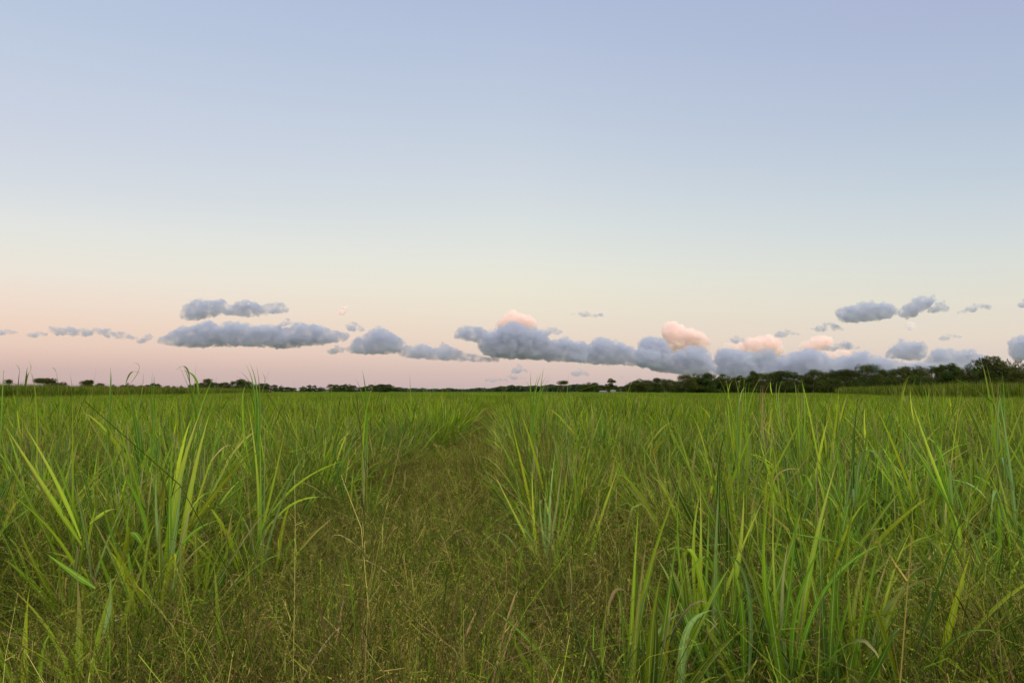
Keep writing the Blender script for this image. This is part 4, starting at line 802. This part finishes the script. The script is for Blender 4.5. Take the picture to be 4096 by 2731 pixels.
CL = [
 ('small grey cloud strip cut by the left edge', [(-30, 1325), (0, 1316), (40, 1318), (72, 1328)], [(-30, 1335), (20, 1340), (72, 1336)], G, 'grey', 3),
 ('faint grey wisp right of the strip at the left edge', [(105, 1335), (140, 1326), (185, 1332)], [(105, 1345), (150, 1350), (190, 1346)], G, 'grey', 3),
 ('long flat grey cloud low at the left', [(195, 1325), (212, 1306), (230, 1302), (262, 1312), (275, 1306), (310, 1318), (335, 1308), (362, 1322), (385, 1310), (400, 1318), (430, 1314), (450, 1328), (480, 1324), (520, 1340), (548, 1352)],
   [(195, 1332), (240, 1343), (350, 1342), (390, 1335), (450, 1354), (500, 1356), (548, 1355)], G, 'grey', 4),
 ('little tilted grey cloud between the long flat one and the big left cloud', [(550, 1370), (580, 1342), (600, 1332), (612, 1345)], [(550, 1375), (590, 1368), (612, 1355)], G, 'grey', 3),
 ('large grey cloud bank with a flat base on the left', [(620, 1364), (680, 1335), (705, 1322), (740, 1303), (770, 1308), (800, 1296), (830, 1282), (850, 1292), (880, 1300), (900, 1290), (980, 1290), (1020, 1306), (1050, 1296), (1100, 1300), (1140, 1312), (1165, 1302), (1200, 1285), (1225, 1298), (1290, 1300), (1320, 1318), (1360, 1325), (1395, 1342)],
   [(620, 1368), (700, 1386), (800, 1392), (880, 1384), (1000, 1386), (1130, 1394), (1270, 1378), (1380, 1366), (1395, 1350)], G, 'grey', 5),
 ('broken puffy grey cloud floating above the large left bank', [(715, 1262), (745, 1225), (770, 1205), (795, 1190), (830, 1202), (870, 1200), (893, 1195), (905, 1212), (930, 1222), (965, 1202), (1000, 1200), (1030, 1212), (1060, 1224), (1090, 1206), (1125, 1212), (1152, 1226)],
   [(715, 1268), (760, 1282), (830, 1275), (890, 1250), (925, 1262), (975, 1272), (1040, 1262), (1100, 1256), (1152, 1250)], 6400., 'grey', 3, 20, .8),
 ('small grey puff at the right top of the large left bank', [(1122, 1296), (1150, 1272), (1172, 1288)], [(1122, 1304), (1150, 1306), (1172, 1300)], G, 'grey', 3),
 ('tiny pink cloud tuft high left of the middle', [(1358, 1244), (1368, 1230), (1384, 1224), (1393, 1238)], [(1358, 1250), (1378, 1266), (1393, 1262)], 10000.0, 'pink', 3),
 ('small grey cloud below the tiny pink tuft', [(1384, 1300), (1400, 1286), (1425, 1292), (1458, 1314)], [(1384, 1310), (1410, 1324), (1458, 1328)], G, 'grey', 3),
 ('ragged small grey cloud below the right tip of the left bank', [(1315, 1400), (1345, 1382), (1375, 1392)], [(1315, 1412), (1345, 1416), (1375, 1412)], G, 'grey', 3),
 ('domed grey cloud between the left bank and the middle bank', [(1375, 1392), (1420, 1372), (1432, 1350), (1460, 1346), (1475, 1330), (1500, 1314), (1522, 1304), (1540, 1318), (1562, 1322), (1582, 1346), (1600, 1352), (1618, 1372)],
   [(1375, 1400), (1420, 1414), (1530, 1420), (1590, 1406), (1618, 1385)], G, 'grey', 5),
 ('low grey cloud with three humps left of the middle bank', [(1588, 1404), (1620, 1384), (1660, 1380), (1695, 1374), (1722, 1392), (1755, 1386), (1775, 1370), (1800, 1386), (1830, 1396), (1850, 1412), (1900, 1418), (1950, 1430), (2000, 1438)],
   [(1588, 1414), (1640, 1434), (1800, 1442), (1950, 1450), (2000, 1446)], G, 'grey', 5),
 ('biggest grey cloud bank in the middle, below the pink dome', [(1822, 1342), (1836, 1312), (1870, 1304), (1915, 1305), (1950, 1322), (1985, 1314), (2022, 1300), (2050, 1284), (2080, 1298), (2110, 1304), (2150, 1318), (2180, 1344), (2200, 1362), (2225, 1356), (2265, 1348), (2300, 1372), (2320, 1360), (2350, 1386)],
   [(1822, 1352), (1880, 1364), (1930, 1370), (1960, 1424), (2020, 1436), (2110, 1436), (2250, 1446), (2350, 1452)], G, 'grey', 6, 40),
 ('long grey bank running right from the middle bank', [(2290, 1380), (2330, 1384), (2362, 1378), (2385, 1354), (2412, 1345), (2440, 1360), (2480, 1366), (2506, 1386), (2540, 1402), (2560, 1392), (2640, 1400)],
   [(2290, 1448), (2360, 1456), (2480, 1460), (2560, 1464), (2640, 1476)], 7300., 'grey', 6, 34),
 ('big pink domed cloud rising behind the middle grey bank', [(1996, 1296), (2002, 1278), (2022, 1262), (2036, 1244), (2054, 1238), (2070, 1254), (2090, 1256), (2112, 1262), (2130, 1280), (2148, 1290), (2150, 1312)],
   [(1996, 1330), (2060, 1350), (2150, 1340)], 10200.0, 'pink', 5, 22, 1.6),
 ('small grey cloud right of the big pink dome', [(2152, 1326), (2170, 1312), (2200, 1310), (2225, 1312), (2242, 1326)], [(2152, 1338), (2190, 1344), (2242, 1338)], G, 'grey', 3),
 ('thin pair of wisps high right of the pink dome', [(2285, 1252), (2320, 1248), (2345, 1244), (2370, 1256), (2400, 1254), (2425, 1252)], [(2285, 1260), (2330, 1264), (2370, 1272), (2400, 1268), (2425, 1256)], 6400., 'grey', 2.5, 9, .8),
 ('broken pink and grey tower cloud right of the middle', [(2652, 1320), (2662, 1296), (2688, 1284), (2704, 1296), (2722, 1302), (2738, 1318), (2762, 1314), (2795, 1328), (2820, 1342), (2832, 1370)],
   [(2652, 1360), (2670, 1410), (2760, 1420), (2832, 1410)], 12500.0, 'pink', 4, 20, 1.4),
 ('grey tower with a knobbed top left of the pink tower cloud', [(2545, 1420), (2572, 1400), (2580, 1368), (2572, 1352), (2600, 1344), (2640, 1352), (2655, 1372), (2650, 1400), (2680, 1412), (2720, 1396), (2770, 1380), (2812, 1392), (2830, 1430), (2850, 1470), (2860, 1485)],
   [(2545, 1464), (2640, 1486), (2740, 1500), (2860, 1506)], 7500., 'grey', 5, 34),
 ('small cone-shaped grey cloud low under the middle bank', [(2044, 1488), (2060, 1470), (2076, 1458), (2092, 1470), (2114, 1482)], [(2044, 1490), (2080, 1493), (2114, 1490)], 9000., 'grey', 3),
 ('thin pale streak cloud low left of the cone-shaped one', [(1918, 1520), (1950, 1511), (2000, 1512), (2042, 1518)], [(1918, 1523), (1980, 1528), (2042, 1524)], 9000., 'grey', 2.5, 7),
 ('small pale cloud just below the cone-shaped one', [(2028, 1508), (2044, 1494), (2070, 1504), (2108, 1510)], [(2028, 1512), (2070, 1518), (2108, 1516)], 9000., 'grey', 2.5, 8),
 ('low oval grey cloud above the umbrella-crowned tree', [(2278, 1492), (2300, 1480), (2322, 1476), (2345, 1486), (2366, 1500)], [(2278, 1496), (2320, 1504), (2366, 1505)], 9000., 'grey', 3, 12),
 ('pale haze streak cloud behind the tall gapped tree', [(2470, 1504), (2500, 1500), (2522, 1502)], [(2470, 1509), (2522, 1509)], 9000., 'grey', 2, 5),
 ('wide low blue-grey bank over the left part of the right-hand wood', [(2862, 1440), (2880, 1400), (2900, 1392), (2930, 1396), (2960, 1404), (3010, 1410), (3060, 1420), (3110, 1424), (3160, 1412), (3200, 1402), (3240, 1392), (3280, 1404), (3310, 1430), (3360, 1436)],
   [(2862, 1510), (3000, 1522), (3200, 1522), (3360, 1512)], 7800., 'grey', 6, 40),
 ('wide low blue-grey bank over the middle of the right-hand wood', [(3310, 1440), (3380, 1420), (3400, 1436), (3425, 1408), (3450, 1402), (3475, 1420), (3520, 1424), (3560, 1440), (3640, 1452), (3740, 1450), (3800, 1450), (3930, 1450)],
   [(3310, 1512), (3500, 1510), (3700, 1490), (3930, 1480)], 8000., 'grey', 6, 34),
 ('brightest pink cloud dome at right', [(2982, 1372), (2992, 1352), (3020, 1350), (3050, 1342), (3085, 1342), (3102, 1358), (3112, 1380), (3130, 1404)], [(2982, 1410), (3040, 1430), (3130, 1430)], 15000.0, 'pink', 5, 24, 1.6),
 ('faint pink shoulder left of the brightest pink dome', [(2870, 1392), (2886, 1376), (2915, 1372), (2945, 1380), (2975, 1364), (2990, 1380)], [(2870, 1420), (2930, 1425), (2990, 1420)], 16500.0, 'pink', 4, 16),
 ('small dark grey puff touching the upper left of the brightest pink dome', [(2922, 1352), (2940, 1342), (2965, 1350), (2980, 1358)], [(2922, 1360), (2950, 1374), (2980, 1368)], G, 'grey', 3),
 ('grey rounded lump in front of the brightest pink dome', [(2980, 1440), (3020, 1418), (3040, 1396), (3070, 1392), (3090, 1410), (3120, 1436)], [(2980, 1446), (3040, 1452), (3120, 1448)], 6600., 'grey', 4, 24),
 ('pink cone-shaped cloud right of the brightest dome', [(3198, 1384), (3225, 1362), (3255, 1350), (3285, 1342), (3305, 1346), (3328, 1368)], [(3198, 1396), (3250, 1412), (3328, 1396)], 15500.0, 'pink', 4, 22, 1.4),
 ('low pink patch under the dark strip cloud at right', [(3290, 1408), (3340, 1400), (3400, 1402)], [(3290, 1420), (3345, 1432), (3400, 1420)], 19000.0, 'pink', 3, 12),
 ('dark grey strip cloud crossing the pink cone', [(3272, 1394), (3310, 1380), (3345, 1378), (3370, 1364), (3400, 1372), (3418, 1388)], [(3272, 1398), (3340, 1402), (3418, 1398)], 6400., 'grey', 3, 14),
 ('tiny grey cloud right of the dark strip', [(3420, 1388), (3438, 1380), (3456, 1388)], [(3420, 1392), (3456, 1394)], G, 'grey', 2.5, 7),
 ('small slanted grey cloud above the pink domes', [(3092, 1344), (3118, 1322), (3150, 1320), (3180, 1328), (3205, 1338)], [(3092, 1348), (3130, 1350), (3165, 1340), (3205, 1342)], 6400., 'grey', 3, 12),
 ('heaped grey cloud left of the two upright ones at right', [(3545, 1420), (3565, 1394), (3590, 1372), (3612, 1350), (3632, 1370), (3655, 1366), (3682, 1370), (3692, 1400), (3705, 1428)], [(3545, 1432), (3600, 1434), (3640, 1444), (3705, 1438)], 7400., 'grey', 4, 26),
 ('grey and faint pink cloud behind the dip of the right-hand wood', [(3700, 1440), (3730, 1420), (3745, 1396), (3780, 1392), (3812, 1396), (3830, 1412), (3850, 1396), (3875, 1394), (3895, 1408), (3930, 1422), (3945, 1430)], [(3700, 1456), (3780, 1466), (3860, 1468), (3945, 1450)], 8200., 'grey', 4, 24),
 ('large dark oval cloud at the upper right', [(3342, 1250), (3358, 1234), (3400, 1226), (3440, 1210), (3472, 1204), (3500, 1216), (3530, 1212), (3560, 1212), (3592, 1238)], [(3342, 1262), (3370, 1284), (3410, 1292), (3480, 1286), (3540, 1276), (3592, 1258)], 6000., 'grey', 4, 32),
 ('dark slanted cloud right of the large oval one', [(3596, 1262), (3618, 1228), (3650, 1204), (3690, 1180), (3712, 1190), (3738, 1176), (3742, 1186)], [(3596, 1268), (3640, 1276), (3680, 1252), (3715, 1226), (3742, 1192)], 6000., 'grey', 4, 28),
 ('small dark cloud at the right end of the slanted one', [(3712, 1246), (3740, 1220), (3765, 1202), (3780, 1222), (3790, 1232)], [(3712, 1252), (3750, 1250), (3790, 1246)], 6000., 'grey', 3, 14),
 ('ragged thin grey cloud near the upper right edge', [(3822, 1256), (3860, 1232), (3895, 1216), (3940, 1218), (3985, 1228)], [(3822, 1260), (3870, 1248), (3920, 1246), (3985, 1232)], 6000., 'grey', 2.5, 9, .8),
 ('long faint wisp trailing left from the large oval cloud', [(3230, 1316), (3270, 1306), (3310, 1290), (3340, 1296), (3375, 1312)], [(3230, 1320), (3300, 1326), (3375, 1322)], 6000., 'grey', 2.5, 8, .6),
 ('small faint wisp above the dip of the right-hand wood', [(3745, 1356), (3785, 1336), (3815, 1336), (3850, 1346)], [(3745, 1359), (3790, 1360), (3850, 1350)], G, 'grey', 2.5, 7, .7),
 ('thin pinkish wisp hanging under the slanted dark cloud', [(3622, 1290), (3640, 1288), (3664, 1296)], [(3622, 1300), (3650, 1330), (3664, 1312)], 12000.0, 'mix', 2.5, 7, .7),
 ('tall grey cloud cut by the right edge', [(4044, 1400), (4062, 1362), (4085, 1340), (4120, 1330), (4160, 1340)], [(4044, 1412), (4070, 1440), (4160, 1446)], G, 'grey', 4, 30),
 ('small grey cloud at the top of the right edge', [(4074, 1220), (4092, 1198), (4130, 1195)], [(4074, 1224), (4095, 1230), (4130, 1232)], 6000., 'grey', 3, 14),
]
for c in CL:
    lb, tp, bs, D, kd, rm = c[:6]
    cloud(lb, tp, bs, D, kd, rm, *(c[6:8] if len(c) > 7 else (c[6:7] if len(c) > 6 else ())))

# unseen ridge added far behind the camera, blocking sun below the highest clouds
def ridge():
    r_ = random.Random(3); V = []; Fc = []; n = 80
    for i in range(n):
        x = -60000 + 120000 * i / (n - 1); h = 1055 + 14 * noise.noise(Vector((i * .3, 0, 0)))
        V += [(x, -15200, -1), (x, -16000, h), (x, -19000, h * .9), (x, -24000, -1)]
    for i in range(n - 1):
        for j in range(3): a = i * 4 + j; Fc.append((a, a + 4, a + 5, a + 1))
    me = bpy.data.meshes.new('shadow_ridge'); me.from_pydata(V, [], Fc); me.update(); me.materials.append(plain('shadow_ridge_surface', (.05, .07, .03), .9, .001))
    tag(link(bpy.data.objects.new('shadow_ridge', me)), kind='structure')
ridge()

# ------------------------------------------------------------------ sky and light
SUN_AZ = R(18)     # behind the camera, a little to the right
SUN_EL = R(.45)
sd = Vector((math.sin(SUN_AZ) * math.cos(SUN_EL), -math.cos(SUN_AZ) * math.cos(SUN_EL), math.sin(SUN_EL)))
sl = bpy.data.lights.new('sun', 'SUN'); sl.energy = 2.6; sl.angle = R(.5); sl.color = (1, .56, .49)
so = link(bpy.data.objects.new('sun', sl)); so.rotation_euler = sd.to_track_quat('Z', 'Y').to_euler()

W = bpy.data.worlds.new('World'); S.world = W; W.use_nodes = True
nt = W.node_tree; nt.nodes.clear(); N = nt.nodes.new; L = nt.links.new
wo = N('ShaderNodeOutputWorld'); bg = N('ShaderNodeBackground'); L(bg.outputs[0], wo.inputs['Surface'])
tc = N('ShaderNodeTexCoord'); sx = N('ShaderNodeSeparateXYZ'); L(tc.outputs['Generated'], sx.inputs[0])
def lin(c):
    return tuple(((x / 255) / 12.92 if x / 255 <= .04045 else ((x / 255 + .055) / 1.055) ** 2.4) for x in c)
def ramp(stops, px=2048):
    rp = N('ShaderNodeValToRGB'); el = rp.color_ramp.elements; rp.color_ramp.interpolation = 'LINEAR'
    st = []
    for y_, c in stops:
        v_ = (CY - y_) / F; u_ = (px - CX) / F
        z = max(0, (sp + v_ * cp) / math.sqrt(1 + u_ * u_ + v_ * v_))
        st.append((z, c))
    st = sorted([(z, c) for z, c in st if z is not None], key=lambda q: q[0])
    while len(el) > 1: el.remove(el[-1])
    el[0].position = 0; el[0].color = (*lin(st[0][1]), 1)
    for z, c in st[1:]:
        e = el.new(min(1, z)); e.color = (*lin(c), 1)
    e = el.new(1.0); e.color = (*lin((140, 158, 205)), 1)
    return rp
rc = ramp([(1563, (198, 178, 178)), (1500, (214, 190, 182)), (1430, (226, 203, 190)), (1350, (233, 215, 198)), (1250, (235, 224, 206)), (1150, (234, 230, 213)), (1050, (229, 230, 220)), (900, (219, 225, 224)), (700, (206, 215, 225)), (400, (190, 203, 222)), (0, (175, 189, 218))])
rl = ramp([(1563, (196, 172, 172)), (1480, (206, 180, 174)), (1430, (222, 192, 180)), (1380, (232, 204, 188)), (1300, (238, 212, 194)), (1200, (239, 221, 206)), (1100, (236, 228, 216)), (1000, (231, 229, 220)), (900, (226, 228, 225)), (750, (214, 220, 226)), (500, (203, 211, 226)), (0, (184, 199, 222))], 200)
rr = ramp([(1563, (204, 188, 186)), (1500, (214, 198, 192)), (1350, (229, 216, 201)), (1200, (226, 222, 208)), (1050, (218, 222, 216)), (900, (208, 216, 220)), (700, (194, 207, 219)), (400, (180, 194, 216)), (0, (170, 182, 212))], 3900)
for q in (rc, rl, rr): L(sx.outputs['Z'], q.inputs[0])
def mapr(src, a, b, c=0., d=1., smooth=False):
    m = N('ShaderNodeMapRange'); m.inputs['From Min'].default_value = a; m.inputs['From Max'].default_value = b
    m.inputs['To Min'].default_value = c; m.inputs['To Max'].default_value = d
    if smooth: m.interpolation_type = 'SMOOTHSTEP'
    L(src, m.inputs['Value']); return m.outputs[0]
def mixc(f, a, b, typ='MIX'):
    m = N('ShaderNodeMix'); m.data_type = 'RGBA'; m.blend_type = typ
    if isinstance(f, float): m.inputs['Factor'].default_value = f
    else: L(f, m.inputs['Factor'])
    L(a, m.inputs['A']); L(b, m.inputs['B']); return m.outputs['Result']
front = mixc(mapr(sx.outputs['X'], 0, -.5), mixc(mapr(sx.outputs['X'], 0, .5), rc.outputs[0], rr.outputs[0]), rl.outputs[0])
# behind the camera: glow brightest high up, added to light the grass tops
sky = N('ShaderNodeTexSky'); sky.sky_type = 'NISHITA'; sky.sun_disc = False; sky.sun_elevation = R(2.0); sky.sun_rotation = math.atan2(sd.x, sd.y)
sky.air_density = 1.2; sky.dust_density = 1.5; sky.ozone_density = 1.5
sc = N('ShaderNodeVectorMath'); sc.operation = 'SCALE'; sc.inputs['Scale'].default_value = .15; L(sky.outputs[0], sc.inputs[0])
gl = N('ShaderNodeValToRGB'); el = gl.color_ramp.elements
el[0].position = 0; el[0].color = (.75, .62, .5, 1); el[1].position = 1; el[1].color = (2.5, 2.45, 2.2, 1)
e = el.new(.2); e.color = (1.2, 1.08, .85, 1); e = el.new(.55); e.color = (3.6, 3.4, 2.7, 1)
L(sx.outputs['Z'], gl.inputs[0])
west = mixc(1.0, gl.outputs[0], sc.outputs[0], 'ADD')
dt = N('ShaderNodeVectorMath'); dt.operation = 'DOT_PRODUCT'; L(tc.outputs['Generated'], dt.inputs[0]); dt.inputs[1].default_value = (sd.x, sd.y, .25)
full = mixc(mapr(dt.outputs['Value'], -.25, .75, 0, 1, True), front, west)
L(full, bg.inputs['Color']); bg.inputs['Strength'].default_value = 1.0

# ------------------------------------------------------------------ camera and render settings
cam = bpy.data.cameras.new('camera'); co = link(bpy.data.objects.new('camera', cam))
cam.sensor_width = 36; cam.lens = 36 * F / 4096; cam.clip_start = .05; cam.clip_end = 120000
co.location = (0, 0, EYE); co.rotation_euler = (R(90) + PITCH, 0, 0)
S.camera = co
S.view_settings.view_transform = 'Standard'; S.view_settings.look = 'None'; S.view_settings.exposure = 0; S.view_settings.gamma = 1
S.render.engine = 'CYCLES'
S.cycles.use_denoising = True; S.cycles.denoising_prefilter = 'ACCURATE'
S.cycles.max_bounces = 6; S.cycles.diffuse_bounces = 1; S.cycles.glossy_bounces = 1; S.cycles.transmission_bounces = 3; S.cycles.volume_bounces = 4; S.cycles.transparent_max_bounces = 4
S.cycles.use_adaptive_sampling = True
